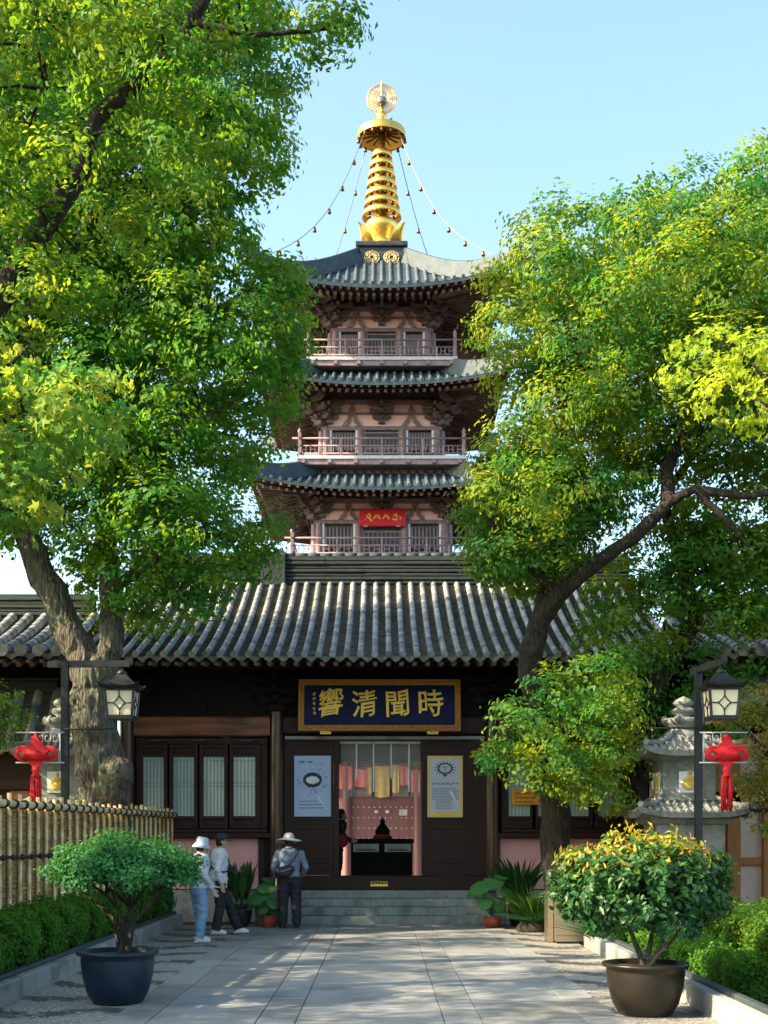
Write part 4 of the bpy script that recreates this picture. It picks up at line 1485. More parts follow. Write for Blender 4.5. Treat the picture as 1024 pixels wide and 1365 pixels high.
# storeys from the hidden base up
m = MB(); m.box(-6.5, 6.5, PY - 6.5, PY + 6.5, -.1, 1.2); m.build('podium', 'granite', PG)
m = MB(); m.box(-3.9, 3.9, PY - 3.9, PY + 3.9, 1.2, 10.5); m.build('lower_wall', 'cream', PG)
pag_storey(3.6, 10.1, 11.9, 12.9, 13.8, 13, 4.8)
pag_roof(6.45, 12.95, 3.4, 14.75, 3.6, 13.95)
pag_storey(3.28, 15.17, 16.95, 17.98, 18.85, 18.0, 4.45)
pag_roof(6.16, 18.02, 3.0, 19.55, 3.28, 18.95)
pag_storey(2.93, 20.09, 21.66, 22.95, 23.8, 23.04, 4.11)
pag_roof(5.84, 23.06, 2.6, 24.75, 2.93, 23.95)
pag_storey(2.50, 25.04, 26.69, 27.73, 28.45, 27.63, 3.70)
pag_roof(5.68, 27.72, 1.15, 30.75, 2.5, 28.6, lift=.72)

# spire
sc_ = PY / F
sz = lambda py: H + (HY - py) * sc_
def sr(px): return px * sc_
SP = MB()
SP.bbox(-1.2, 1.2, PY - 1.2, PY + 1.2, 30.2, 31.55, .04)
SP.bbox(-1.32, 1.32, PY - 1.32, PY + 1.32, 31.551, 31.82, .05)
SP.bbox(-1.36, 1.36, PY - 1.36, PY + 1.36, 30.45, 30.68, .04)
dado = SP.build('spire_base', 'dado', PG)
m = MB()
for T in SIDES:
    for x in (-.5, .5):
        s0 = len(m.v)
        for r0 in (.33, .23, .11):
            m.tube([(x + r0 * 1.15 * math.cos(6.283 * i / 20), -1.225, 31.0 + r0 * .95 * math.sin(6.283 * i / 20)) for i in range(21)], .028, 6)
        for i in range(8):
            a = 6.283 * i / 8
            m.tube([(x + .1 * math.cos(a), -1.225, 31 + .1 * math.sin(a)), (x + .4 * math.cos(a + .4), -1.225, 31 + .31 * math.sin(a + .4))], .022, 5)
            m.tube([(x + .36 * math.cos(a), -1.225, 31 + .31 * math.sin(a)), (x + .18 * math.cos(a + .9), -1.225, 31 + .15 * math.sin(a + .9))], .022, 5)
        m.xform(T, s0)
m.build('medallion', pmat('pale_gilt', (.46, .36, .18), (.60, .48, .26), rough=.5, metal=.4), dado)
m = MB()
# upturned corner petals and lotus
for k in range(8):
    a = k * math.pi / 4 + math.pi / 4
    big = k % 2 == 0
    hgt, rad = (1.0, 1.72) if big else (.55, 1.12)
    s0 = len(m.v)
    prof = [(.35, 0), (.85, .12), (1.0, .5), (1.12, .85), (1.25, 1.0)] if big else [(.6, 0), (.92, .25), (.95, .6), (.85, .9), (.7, 1.0)]
    pts = []
    for i, (r_, h_) in enumerate(prof):
        wd = ([.36, .42, .34, .2, .03] if big else [.5, .6, .5, .3, .03])[i]
        pts.append((r_ * rad / 1.25, wd, h_ * hgt))
    v = []
    for r_, wd, h_ in pts:
        for q in (-1, -.5, 0, .5, 1):
            v.append((r_ - .18 * q * q, wd * q, 31.82 + h_))
    f = [(i * 5 + j, i * 5 + j + 1, i * 5 + j + 6, i * 5 + j + 5) for i in range(4) for j in range(4)]
    m.add(v, f, True)
    m.xform(Matrix.Translation((0, PY, 0)) @ Matrix.Rotation(a, 4, 'Z'), s0)
m.build('lotus_petals', 'gold', PG)
m = MB(); m.lathe([(.35, 31.82), (.55, sz(318)), (.78, sz(308)), (.82, sz(303)), (.80, sz(298)), (.66, sz(295)), (.3, sz(294.5))], (0, PY, 0), 28)
m.build('lotus_bowl', 'gold', PG)
m = MB(); m.lathe([(.30, sz(296)), (.22, sz(240)), (.17, sz(180))], (0, PY, 0), 16); m.build('spire_shaft', 'golddark', PG)
for py, hw in ((281, 24.5), (267.5, 22.3), (254.5, 20.5), (241.5, 19), (228, 17.2), (214.5, 14.9), (202, 13)):
    r_ = sr(hw); z1 = sz(py + 1.5); h_ = sr(8.2)
    m = MB()
    m.lathe([(r_ * .93, z1), (r_ * 1.0, z1 - .1 * h_), (r_ * 1.03, z1 - .5 * h_), (r_ * 1.08, z1 - h_), (r_ * 1.04, z1 - h_ * 1.02), (r_ * .93, z1 - .5 * h_), (r_ * .86, z1)], (0, PY, 0), 30)
    m.lathe([(r_ * .93, z1), (r_ * .86, z1)], (0, PY, 0), 30)
    for k in range(8):
        a = k * math.pi / 4
        m.bar((.2 * math.cos(a), PY + .2 * math.sin(a), z1 - .35 * h_), (r_ * .95 * math.cos(a), PY + r_ * .95 * math.sin(a), z1 - .35 * h_), .07, .10)
    rg = m.build('spire_ring', 'gold', PG)
    for k in range(8):
        a = k * math.pi / 4 + .39
        m = MB(); m.lathe([(.0, .12), (.05, .10), (.07, 0), (.09, -.06), (.0, -.06)], (r_ * .7 * math.cos(a), PY + r_ * .7 * math.sin(a), z1 - .62 * h_), 6)
        m.build('ring_bell', 'golddark', rg)
m = MB()
r_ = sr(32); zt = sz(176)
m.lathe([(.2, zt + .02), (r_ * .86, zt + .06), (r_ * .97, zt + .02), (r_, zt - .06), (r_ * 1.0, zt - .30), (r_ * 1.03, zt - .36), (r_ * 1.0, zt - .40), (r_ * .93, zt - .34), (r_ * .92, zt - .12), (.2, zt - .10)], (0, PY, 0), 40)
canopy = m.build('spire_canopy', 'gold', PG)
m = MB()
for k in range(16):
    a = k * math.pi / 8
    m.lathe([(.0, .14), (.05, .12), (.07, 0), (.10, -.08), (.0, -.08)], (r_ * .97 * math.cos(a), PY + r_ * .97 * math.sin(a), zt - .48), 6)
    m.tube([(.25 * math.cos(a), PY + .25 * math.sin(a), zt - .14), (r_ * .9 * math.cos(a), PY + r_ * .9 * math.sin(a), zt - .14)], .03, 5)
m.build('canopy_bell', 'golddark', canopy)
m = MB()
m.lathe([(.20, zt), (.22, sz(168)), (.17, sz(164)), (.26, sz(159)), (.28, sz(156)), (.24, sz(153)), (.13, sz(151)), (.15, sz(148)), (.10, sz(146)), (.06, sz(140)), (.05, sz(112)), (.0, sz(107))], (0, PY, 0), 16)
m.build('finial', 'gold', PG)
m = MB()
for s in (-1, 1):
    m.prism([(.05, sz(166)), (.22, sz(166.5)), (.42, sz(164)), (.56, sz(158)), (.50, sz(162)), (.34, sz(162.5)), (.18, sz(162)), (.05, sz(161))], (0, PY - .05 * s, 0), (s, 0, 0), (0, 0, 1), .1)
m.build('crescent', 'golddark', PG)
m = MB(); m.ball((0, PY - .10, sz(136)), .26, 16, (1, .8, 1.05)); m.build('jewel', 'jewel', PG)
m = MB()
zc = sz(131.5)
for r_ in (.75, .64, .53, .43, .33):
    nn = 30
    m.tube([(r_ * math.cos(6.283 * i / nn), PY + .05, zc + r_ * math.sin(6.283 * i / nn)) for i in range(nn + 1)], .026 if r_ < .7 else .045, 5)
for i in range(30):
    a = 6.283 * i / 30
    m.tube([(.27 * math.cos(a), PY + .05, zc + .27 * math.sin(a)), (.5 * math.cos(a + .12), PY + .05, zc + .5 * math.sin(a + .12)), (.75 * math.cos(a), PY + .05, zc + .75 * math.sin(a))], .022, 4)
m.build('flame_wheel', 'gold', PG)
# chains with bells from the canopy to the roof corners
for sx in (-1, 1):
    for sy in (-1, 1):
        a = Vector((sx * .85, PY + sy * .85, zt - .42))
        b = Vector((sx * 5.7, PY + sy * 5.7, 28.95))
        pts = []
        for i in range(15):
            t = i / 14
            p = a.lerp(b, t); p.z -= math.sin(math.pi * t) * 1.25
            p.x -= sx * math.sin(math.pi * t) * .35
            pts.append(p)
        m = MB(); m.tube(pts, .022, 5); ch = m.build('spire_chain', 'ironwire', PG)
        for i in (2, 4, 6, 8, 10, 12):
            p = pts[i]
            m = MB(); m.lathe([(.0, 0), (.05, -.03), (.075, -.16), (.10, -.26), (.0, -.26)], (p.x, p.y, p.z - .03), 8)
            m.build('chain_bell', 'golddark', ch)

# red signboard hung under the third visible eave
yS = PY - 3.28 - .42
sS = yS / F
TS = Matrix.Translation(((509.8 - VX) * sS, yS, H + (HY - 689.5) * sS)) @ Matrix.Rotation(R(-8), 4, 'X')
sg = thing('red_signboard', ((509.8 - VX) * sS, yS, 17), 'red signboard with gold characters hung on the lowest visible pagoda storey', 'sign')
m = MB(); m.bbox(-1.13, 1.13, 0, .10, -.43, .43, .02); m.xform(TS); m.build('sign_board', 'redsign', sg)
m = MB()
B = lambda x0, z0, x1, z1, w=.055: m.bar((x0, -.006, z0), (x1, -.006, z1), .012, w, (1, 0, 0) if abs(x1 - x0) < abs(z1 - z0) else (0, 0, 1))
for x in (-.27, .17):                        # two arch-shaped characters
    B(x - .15, -.08, x - .02, .14); B(x - .02, .14, x + .10, .05); B(x + .06, .12, x + .17, -.10, .07); B(x - .06, .02, x + .04, .0, .04)
for x in (-.64,):
    B(x - .12, .10, x + .1, .12); B(x, .22, x - .02, .10); B(x - .12, .10, x - .12, -.02); B(x - .12, -.02, x + .08, 0); B(x + .08, .10, x + .06, -.04); B(x - .02, -.04, x + .10, -.18, .07); B(x + .10, -.18, x + .16, -.12)
for x in (.66,):
    B(x, .20, x - .12, .06); B(x, .2, x + .1, .04); B(x - .06, .06, x + .07, .08); B(x - .18, -.04, x - .12, -.12, .07); B(x - .12, -.12, x + .08, -.12, .07); B(x + .02, -.02, x + .08, 0); B(x + .18, .02, x + .27, -.07, .07); B(x + .26, -.07, x + .18, -.12)
B(-.86, -.12, -.80, -.12); B(-1.02, -.20, -.98, -.20, .03)
m.xform(TS); m.build('sign_character', 'goldpaint', sg)
m = MB(); m.box(-.9, -.72, -.02, .08, -.47, -.431); m.box(.68, .88, -.02, .08, -.47, -.431); m.xform(TS); m.build('sign_support', 'whiteband', sg)

# ================================================================ SIDE BUILDINGS
def wing(s):
    nm = 'left' if s < 0 else 'right'
    t = thing('side_gallery', (s * 9, 25, 0), ('dark gallery with a low tiled roof behind the forked trunk and bamboo fence' if s < 0 else 'dark gallery with a low tiled roof behind the leaning tree and stone lantern'), 'building')
    up = lambda x, q: .35 * max(0, min(1, (8.6 - abs(x)) / 3.0)) ** 2 * (1 - q) * 0
    x0, x1 = (-14.5, -5.75) if s < 0 else (5.75, 14.5)
    r_, pt = gable_roof(x0, x1, 22.6, 4.90, 25.6, 6.05, sp=.33, rollr=.10, sag=.08, parent=t)
    gable_roof(x0, x1, 28.4, 4.9, 25.6, 6.05, sp=.6, panstep=False, rafters=False, parent=t)
    m = MB()
    for k in range(6):
        m.bbox(x0, x1, 25.48 - .02 * (k % 2), 25.72, 6.0 + .075 * k, 6.06 + .075 * k, .008)
    m.box(x0, x1, 25.5, 25.7, 5.95, 6.5)
    e = x1 if s < 0 else x0
    m.build('ridge', 'ridge', r_)
    m = MB()
    m.box(x0 if s < 0 else 5.205, x1 if s > 0 else -5.205, 25.0, 25.12, 0, 5.15)
    m.box(x0, x1, 24.9, 25.0, 3.9, 4.3)
    for i in range(4):
        x = x0 + .4 + (x1 - x0 - .8) * i / 3
        m.lathe([(.14, 0), (.13, 4.9)], (x, 24.85, 0), 14)
    m.build('wall', 'wood_black', t)
    m = MB(); m.box(x0 + .1, x1 - .1, 24.97, 24.999, .3, 1.6); m.build('wall_panel', 'pinkwall' if s < 0 else 'cream', t)
    m = MB()
    for i in range(30):          # fan of rafters under the corner
        a = 6.283 * .25 * i / 29
    return t
wing(-1); wing(1)
# small pavilion on the far left, sunlit tile roof
lp = thing('tiled_pavilion', (-8, 24.4, 0), 'low tiled pavilion with a brick panel behind the bamboo fence', 'building')
r_, pt = gable_roof(-10.2, -5.95, 23.9, 3.30, 24.85, 4.50, sp=.36, rollr=.085, sag=.10, parent=lp)
m = MB(); m.bbox(-10.2, -6.3, 24.72, 24.96, 4.45, 4.68, .02); m.bbox(-10.2, -6.25, 24.68, 24.97, 4.681, 4.74, .02); m.build('ridge', 'ridge', r_)
m = MB(); m.box(-10, -6.2, 24.4, 24.55, 0, 3.5); m.box(-10, -6.2, 24.25, 24.399, 2.55, 2.75); m.box(-10, -6.2, 24.25, 24.399, 1.9, 2.05); m.build('wall', 'wood', lp)
m = MB(); m.box(-7.1, -6.4, 24.36, 24.398, 2.22, 2.53); m.build('brick_panel', 'brick', lp)
# cream building on the right with orange timber
ch = thing('side_hall', (7.5, 24, 0), 'cream walled side hall with orange timber posts at the right edge', 'building')
m = MB(); m.box(5.1, 12, 24.1, 24.3, 0, 3.6); m.build('wall', 'cream', ch)
for x in (6.22, 6.62, 7.3, 9.4):
    m = MB(); m.bbox(x - .12, x + .12, 23.95, 24.099, 0, 3.4, .02); m.build('post', 'orangewood', ch)
m = MB(); m.bbox(5.1, 12, 24.02, 24.099, 1.12, 1.26, .01); m.box(6.34, 6.5, 24.05, 24.099, 0, 1.1); m.build('rail', 'orangewood', ch)
m = MB(); m.bbox(5.1, 12, 23.95, 24.0985, 2.3, 2.5, .01); m.build('beam', 'orangewood', ch)
m = MB(); m.box(5.1, 12, 23.7, 24.0, -.05, .14); m.build('plinth', 'granite', ch)
r_, pt = gable_roof(6.1, 11.5, 22.2, 4.05, 24.4, 5.0, sp=.36, rollr=.085, sag=.10, parent=ch, rafters=True)

# ================================================================ LAMPS, KNOTS, STONE LANTERNS
def lantern_head(parent, c, w, h):
    """hanging four-sided lantern with diamond glazing; c is the top centre of the glass box"""
    x, y, z = c
    t, b = w / 2, w / 2 * .84
    m = MB()
    for k in range(4):
        a = [(-1, -1), (1, -1), (1, 1), (-1, 1)]
        p, q = a[k], a[(k + 1) % 4]
        m.bar((x + p[0] * t, y + p[1] * t, z), (x + p[0] * b, y + p[1] * b, z - h), .03, .03)
        m.bar((x + p[0] * t, y + p[1] * t, z), (x + q[0] * t, y + q[1] * t, z), .03, .045)
        m.bar((x + p[0] * b, y + p[1] * b, z - h), (x + q[0] * b, y + q[1] * b, z - h), .035, .055)
        P0 = lambda u, v: (x + (p[0] + (q[0] - p[0]) * u) * (t + (b - t) * v) * 1.005, y + (p[1] + (q[1] - p[1]) * u) * (t + (b - t) * v) * 1.005, z - h * v)
        arc = lambda c0, c1, bend: [tuple(Vector(P0(*c0)).lerp(Vector(P0(*c1)), i / 4) + (Vector(P0(.5, .5)) - Vector(P0(*c0)).lerp(Vector(P0(*c1)), .5)) * bend * math.sin(math.pi * i / 4)) for i in range(5)]
        D = [(.5, .24), (.74, .5), (.5, .76), (.26, .5)]
        for i in range(4):
            m.tube(arc(D[i], D[(i + 1) % 4], .18), .009, 5)
        for c0, c1 in (((.5, .24), (.5, 0)), ((.5, .76), (.5, 1)), ((.74, .5), (1, .5)), ((.26, .5), (0, .5))):
            m.tube([P0(*c0), P0(*c1)], .009, 5)
    m.box(x - b, x + b, y - b, y + b, z - h - .03, z - h + .01)
    m.build('lantern_frame', 'blackmetal', parent)
    m = MB()
    v = [(x + i * t * .97, y + j * t * .97, z - .005) for i, j in ((-1, -1), (1, -1), (1, 1), (-1, 1))] + [(x + i * b * .97, y + j * b * .97, z - h + .012) for i, j in ((-1, -1), (1, -1), (1, 1), (-1, 1))]
    m.add(v, [(0, 1, 2, 3), (4, 7, 6, 5), (0, 4, 5, 1), (1, 5, 6, 2), (2, 6, 7, 3), (3, 7, 4, 0)], False)
    m.build('lantern_glass', 'lampglass', parent)
    m = MB()
    e = w * .70
    def roofp(u, v):      # concave square roof, corners turned up
        r_ = .06 + (e - .06) * v
        zz = z + .045 + .20 * (1 - v) ** 1.8
        return r_, zz
    for k in range(4):
        a = k * math.pi / 2
        s0 = len(m.v)
        m.grid(lambda u, v: (u * roofp(u, v)[0], -roofp(u, v)[0], roofp(u, v)[1] + .06 * abs(u) ** 4 * v ** 3), [-1 + i / 5 for i in range(11)], [i / 6 for i in range(7)], True)
        m.grid(lambda u, v: (u * e, -e + .02 * v, z + .045 + .06 * abs(u) ** 4 - .035 * v), [-1 + i / 5 for i in range(11)], [0, 1], False)
        m.grid(lambda u, v: (u * (e + (t - e) * v), -(e - .02 + (t - e) * v), z + .01 + .06 * abs(u) ** 4 * (1 - v)), [-1 + i / 5 for i in range(11)], [0, 1], False)
        m.xform(Matrix.Translation((x, y, 0)) @ Matrix.Rotation(a, 4, 'Z'), s0)
    m.lathe([(.07, z + .235), (.085, z + .25), (.05, z + .28), (.03, z + .31), (.0, z + .32)], (x, y, 0), 12)
    m.build('lantern_roof', 'blackmetal', parent)

def lamp(x, y, ztop, arm, label):
    t = thing('street_lamp', (x, y, 0), label, 'street lamp', 'lantern lamp posts beside the path')
    m = MB(); m.bbox(x - .052, x + .052, y - .052, y + .052, 0, ztop, .012); m.bbox(x - .12, x + .12, y - .12, y + .12, -.02, .18, .02); m.build('post', 'blackmetal', t)
    a = Vector(arm)
    m = MB()
    p0, p1 = Vector((x, y, ztop - .06)) - a * .28, Vector((x, y, ztop - .06)) + a * 1.05
    m.bar(p0, p1, .07, .07)
    m.bar(p0 + Vector((0, 0, .05)), p1 + Vector((0, 0, .05)) , .03, .03)
    e = p1 - a * .09
    e2 = Vector((x, y, 0)) + a * .92
    m.tube([(e2.x, e2.y, ztop - .08), (e2.x, e2.y, ztop - .16)], .014, 8)
    m.bar((p1.x, p1.y, ztop - .07), (p1.x, p1.y, ztop + .04), .05, .08)
    m.build('arm', 'blackmetal', t)
    lantern_head(t, (e2.x, e2.y, ztop - .44), .43, .41)
    return t
LX, LY = (87 - VX) * 19 / F, 19.0
lamp(LX, LY, 4.28, (.93, -.05, 0), 'black lantern post with crossbar behind the bamboo fence')
RX, RY = (931 - VX) * 19 / F, 19.0
lamp(RX, RY, 4.20, (.12, -.92, 0), 'black lantern post beside the stone lantern and golden bush')
def knot_bracket(x, y, z0, z1, s):
    m = MB()
    for z in (z0, z1):
        m.tube([(x, y - .06, z), (x + s * .72, y - .06, z)], .012, 6)
    m.tube([(x + s * .06, y - .06, z0), (x + s * .06, y - .06, z1)], .009, 6)
    for z, d in ((z1, -1), (z0, 1)):        # fretwork corners
        for i in range(3):
            o = .08 + .12 * i
            m.tube([(x + s * o, y - .06, z), (x + s * o, y - .06, z + d * .13), (x + s * (o + .08), y - .06, z + d * .13), (x + s * (o + .08), y - .06, z + d * .05), (x + s * (o + .04), y - .06, z + d * .05)], .008, 5)
    return m
def chinese_knot(x, y, ztop, label):
    """endless knot of red cord: diamond body, looped ears, long tassel"""
    t = thing('red_knot', (x, y, ztop - 1.2), label, 'hanging ornament', 'red knots hung from the lamp posts')
    m = MB()
    zc = ztop - .40
    out = [(0, .34), (.05, .29), (.09, .22), (.15, .16), (.21, .08), (.20, -.04), (.14, -.14), (.07, -.22), (0, -.27), (-.07, -.22), (-.14, -.14), (-.20, -.04), (-.21, .08), (-.15, .16), (-.09, .22), (-.05, .29)]
    m.prism([(a, b) for a, b in out], (x, y + .045, zc), (1, 0, 0), (0, 0, 1), .09)
    for i in range(-5, 6):                       # woven cords
        for s in (-1, 1):
            a, b = Vector((x + i * .035 - s * .08, y - .05, zc - .13 + abs(i) * .008)), Vector((x + i * .035 + s * .08, y - .05, zc + .14 - abs(i) * .012))
            m.tube([a, (a + b) / 2 + Vector((0, -.02, 0)), b], .017, 6)
    for s in (-1, 1):
        for k in range(3):
            r_ = .13 - .035 * k
            cxx, czz = x + s * (.25 + .01 * k), zc + .01
            m.tube([(cxx + r_ * 1.05 * math.cos(q) * s, y - .01 * k, czz + r_ * .95 * math.sin(q)) for q in [-2.6 + 5.2 * i / 16 for i in range(17)]], .024, 8)
        m.tube([(x + s * .05, y, zc + .24), (x + s * .09, y, zc + .27), (x + s * .07, y, zc + .31), (x, y, zc + .30)], .022, 6)
    m.tube([(x, y, zc + .28), (x, y, ztop)], .02, 8)
    m.lathe([(.03, zc + .36), (.05, zc + .33), (.03, zc + .30)], (x, y, 0), 10)
    m.build('knot', 'redknot', t)
    m = MB(); m.lathe([(.02, zc - .22), (.075, zc - .25), (.08, zc - .31), (.06, zc - .36), (.085, zc - .39), (.07, zc - .43), (.0, zc - .43)], (x, y, 0), 14); m.build('knot_collar', 'redknot', t)
    m = MB()
    for s in (-1, 1):
        for i in range(26):
            a = random.random() * 6.283; r_ = .052 * math.sqrt(random.random())
            p = (x + s * .055 + r_ * math.cos(a), y + r_ * math.sin(a))
            m.tube([(p[0] * .8 + (x + s * .03) * .2, p[1], zc - .40), (p[0], p[1], zc - .7), (p[0] + random.uniform(-.006, .006), p[1], zc - 1.02 - random.uniform(0, .05))], .0085, 4)
    m.build('tassel', 'redknot', t)
    k_ = .80
    for o in [o for o in col.objects if o.parent == t]:
        for v in o.data.vertices: v.co = Vector((x, y, ztop)) + (v.co - Vector((x, y, ztop))) * k_
def knot_set(px, postx, s, label, pyt):
    yk = 18.94
    k = 19 / F
    x = (px - VX) * k
    zt = H + (HY - pyt) * k
    m = knot_bracket(postx, yk + .06, H + (HY - (pyt + 40)) * k, zt, s)
    m.build('banner_bracket', 'whitemetal', None)
    chinese_knot(x, yk - .02, zt, label)
    return bpy.data.objects['banner_bracket'] if 'banner_bracket' in bpy.data.objects else None
lamps = [o for o in col.objects if o.name.startswith('street_lamp')]
knot_set(50, LX, -1, 'red cord knot with a long tassel hung left of the lamp post behind the fence', 977)
b = [o for o in col.objects if o.name.startswith('banner_bracket')][-1]; b.parent = lamps[0]; b.matrix_parent_inverse = world_of(lamps[0]).inverted()
knot_set(967, RX, 1, 'red cord knot with a long tassel hung on the lamp post by the maple', 977)
b = [o for o in col.objects if o.name.startswith('banner_bracket')][-1]; b.parent = lamps[1]; b.matrix_parent_inverse = world_of(lamps[1]).inverted()
m = MB(); m.tube([(LX, LY - .06, H + (HY - 972) * 19 / F), (LX + .75, LY - .06, H + (HY - 972) * 19 / F)], .014, 6); m.build('cross_bar', 'blackmetal', lamps[0])
m = MB(); m.tube([(RX, RY - .06, H + (HY - 971) * 19 / F), (RX - .7, RY - .06, H + (HY - 971) * 19 / F)], .012, 6); m.build('cross_bar', 'blackmetal', lamps[1])

def stone_lantern(x, y, label):
    t = thing('stone_lantern', (x, y, 0), label, 'stone lantern', 'tall carved stone lanterns flanking the path')
    k = y / F
    zz = lambda py: H + (HY - py) * k
    def sq(name, secs, mat='lanternstone', n=4, parent=t):
        m = MB(); s = math.sqrt(2)
        m.lathe([(r_ * s, z) for r_, z in secs], (x, y, 0), n, False, math.pi / 4)
        return m.build(name, mat, parent)
    sq('base', [(0, 0), (.72, 0), (.72, .22), (.62, .26), (.62, .4), (.54, .45), (.54, zz(1100)), (.60, zz(1098)), (.66, zz(1092)), (.66, zz(1088)), (0, zz(1088))])
    def roof_(e, zb, zt, top, name):
        m = MB()
        for q in range(4):
            s0 = len(m.v)
            f_ = lambda v: (top + (e - top) * v, zb + .08 + (zt - zb - .08) * (1 - v) ** 1.7)
            m.grid(lambda u, v: (u * f_(v)[0], -f_(v)[0], f_(v)[1] + .10 * abs(u) ** 4 * v ** 2 ), [-1 + i / 90 for i in range(181)], [i / 8 for i in range(9)], True)
            m.grid(lambda u, v: (u * e, -e + .03 * v, zb + .08 + .10 * abs(u) ** 4 - .09 * v), [-1 + i / 90 for i in range(181)], [0, 1], False)
            m.grid(lambda u, v: (u * (e - .03 - .4 * v), -(e - .03 - .4 * v), zb - .01 + .10 * abs(u) ** 4 * (1 - v)), [-1 + i / 10 for i in range(21)], [0, 1], False)
            nk = int(2 * e / .125)
            for j in range(nk + 1):
                xr = -e + .04 + (2 * e - .08) * j / nk
                v0 = max(0, (abs(xr) - top) / (e - top) + .03)
                if v0 > .93: continue
                vv = [v0 + (1.01 - v0) * i / 5 for i in range(6)]
                m.tube([(xr, -f_(a)[0] , f_(min(a, 1))[1] + .10 * (abs(xr) / max(f_(a)[0], .01)) ** 4 * a ** 2 + .012) for a in vv], .030, 8)
            m.tube([(top + (e - top) * i / 6, -(top + (e - top) * i / 6), f_(i / 6)[1] + .03 + .10 * (i / 6) ** 2) for i in range(7)], .05, 8)
            m.xform(Matrix.Translation((x, y, 0)) @ Matrix.Rotation(q * math.pi / 2, 4, 'Z'), s0)
        m.build(name, 'lanternstone', t)
    roof_(.89, zz(1090), zz(1066), .42, 'lower_roof')
    body = sq('body', [(.44, zz(1070)), (.50, zz(1068)), (.50, zz(1064)), (.42, zz(1063)), (.42, zz(1016)), (.50, zz(1012)), (.56, zz(1007)), (0, zz(1007))])
    for q in range(4):
        T = Matrix.Translation((x, y, 0)) @ Matrix.Rotation(q * math.pi / 2, 4, 'Z')
        m = MB(); m.bbox(-.17, .17, -.435, -.419, zz(1058), zz(1030), .008); m.xform(T); pn = m.build('niche', 'white', body)
        m = MB()
        z0 = zz(1057)
        m.ball((0, -.437, z0 + .10), .125, 12, (1, .25, .6)); m.ball((0, -.437, z0 + .21), .075, 10, (1, .3, .9)); m.ball((0, -.437, z0 + .31), .042, 8, (1, .4, 1)); m.ball((-.08, -.437, z0 + .15), .06, 8, (1, .3, 1)); m.ball((.08, -.437, z0 + .15), .06, 8, (1, .3, 1))
        m.xform(T); m.build('carved_relief', 'yellowstone', pn)
    roof_(.78, zz(1010), zz(982), .22, 'upper_roof')
    m = MB()
    m.lathe([(.30, zz(986)), (.31, zz(978)), (.24, zz(974)), (.24, zz(970)), (.33, zz(966)), (.36, zz(960)), (.30, zz(958)), (.14, zz(957)), (.10, zz(955)), (.19, zz(951)), (.20, zz(948)), (.17, zz(945)), (.09, zz(943)), (.16, zz(940)), (.17, zz(937)), (.13, zz(933)), (.05, zz(930)), (.0, zz(928))], (x, y, 0), 20)
    for i in range(6):
        a = i * 1.047
        m.ball((x + .31 * math.cos(a), y + .31 * math.sin(a), zz(961)), .065, 8, (1, 1, 1.2))
    m.build('finial', 'lanternstone', t)
stone_lantern((911 - VX) * 21 / F, 21.0, 'carved stone lantern with two tiled tiers beside the right lamp post')
stone_lantern((84 - VX) * 22.9 / F, 22.9, 'carved stone lantern half hidden behind the left lamp post and trunk')
m = MB()
x0, x1 = (741 - VX) * 19.8 / F, (777.5 - VX) * 19.8 / F
tb_ = thing('metal_box', ((x0 + x1) / 2, 20, 0), 'brushed steel box standing at the kerb end by the golden bush', 'metal box')
m.bbox(x0, x1, 19.8, 20.15, .03, .76, .012); m.build('cabinet', 'steel', tb_)
m = MB(); m.bbox(x0 + .02, x1 - .02, 19.82, 20.13, 0, .029, .004); m.box(x0 + .002, x1 - .002, 19.795, 19.7995, .12, .126); m.build('plinth', 'blackmetal', tb_)
m = MB(); m.bbox(x0 - .10, x0 - .012, 20.0, 20.4, 0, .80, .01)
tag(m.build('steel_post', 'steel'), 'narrow grey steel post left of the brushed steel box', 'post')
# ================================================================ BAMBOO FENCE
fa, fb = Vector((-4.76, 11.0, 0)), Vector((-4.08, 24.6, 0))
fd = (fb - fa).normalized()
FN = thing('bamboo_fence', fa, 'tall bamboo and brushwood fence along the left hedge', 'fence')
n = 39
fnrm = Vector((fd.y, -fd.x, 0))
m = MB(); m.bar(fa + Vector((0, 0, 1.02)), fb + Vector((0, 0, 1.02)), .05, 2.02); m.build('woven_panel', 'brush', FN)
m = MB()      # twigs lying across the panel
Lf = (fb - fa).length
for i in range(1500):
    t = random.uniform(0, Lf - .6); z = random.uniform(.05, 2.0)
    a = fa + fd * t + fnrm * .03 + Vector((0, 0, z))
    b = a + fd * random.uniform(.3, .6) + Vector((0, 0, random.uniform(-.02, .02)))
    m.tube([a, (a + b) / 2 + fnrm * random.uniform(0, .012) + Vector((0, 0, random.uniform(-.01, .01))), b], random.uniform(.005, .010), 4)
m.build('brushwood', pmat('brush_twig', (.20, .115, .05), (.42, .27, .13), scale=3, rough=.8, island=.35), FN)
for i in range(n):
    p = fa + fd * (Lf * (i + .5) / n + random.uniform(-.02, .02)) + fnrm * .065
    zt = 2.18 + random.uniform(-.03, .03)
    m = MB()
    pts, rad = [], []
    for k in range(9):
        z = zt * k / 8
        pts.append(p + Vector((random.uniform(-.004, .004), 0, z))); rad.append(.027 * random.uniform(.96, 1.04))
        if 0 < k < 8:
            pts += [p + Vector((0, 0, z + .008)), p + Vector((0, 0, z + .016))]; rad += [.032, .027]
    m.tube(pts, rad, 8)
    m.build('bamboo_stake', 'bamboo', FN)
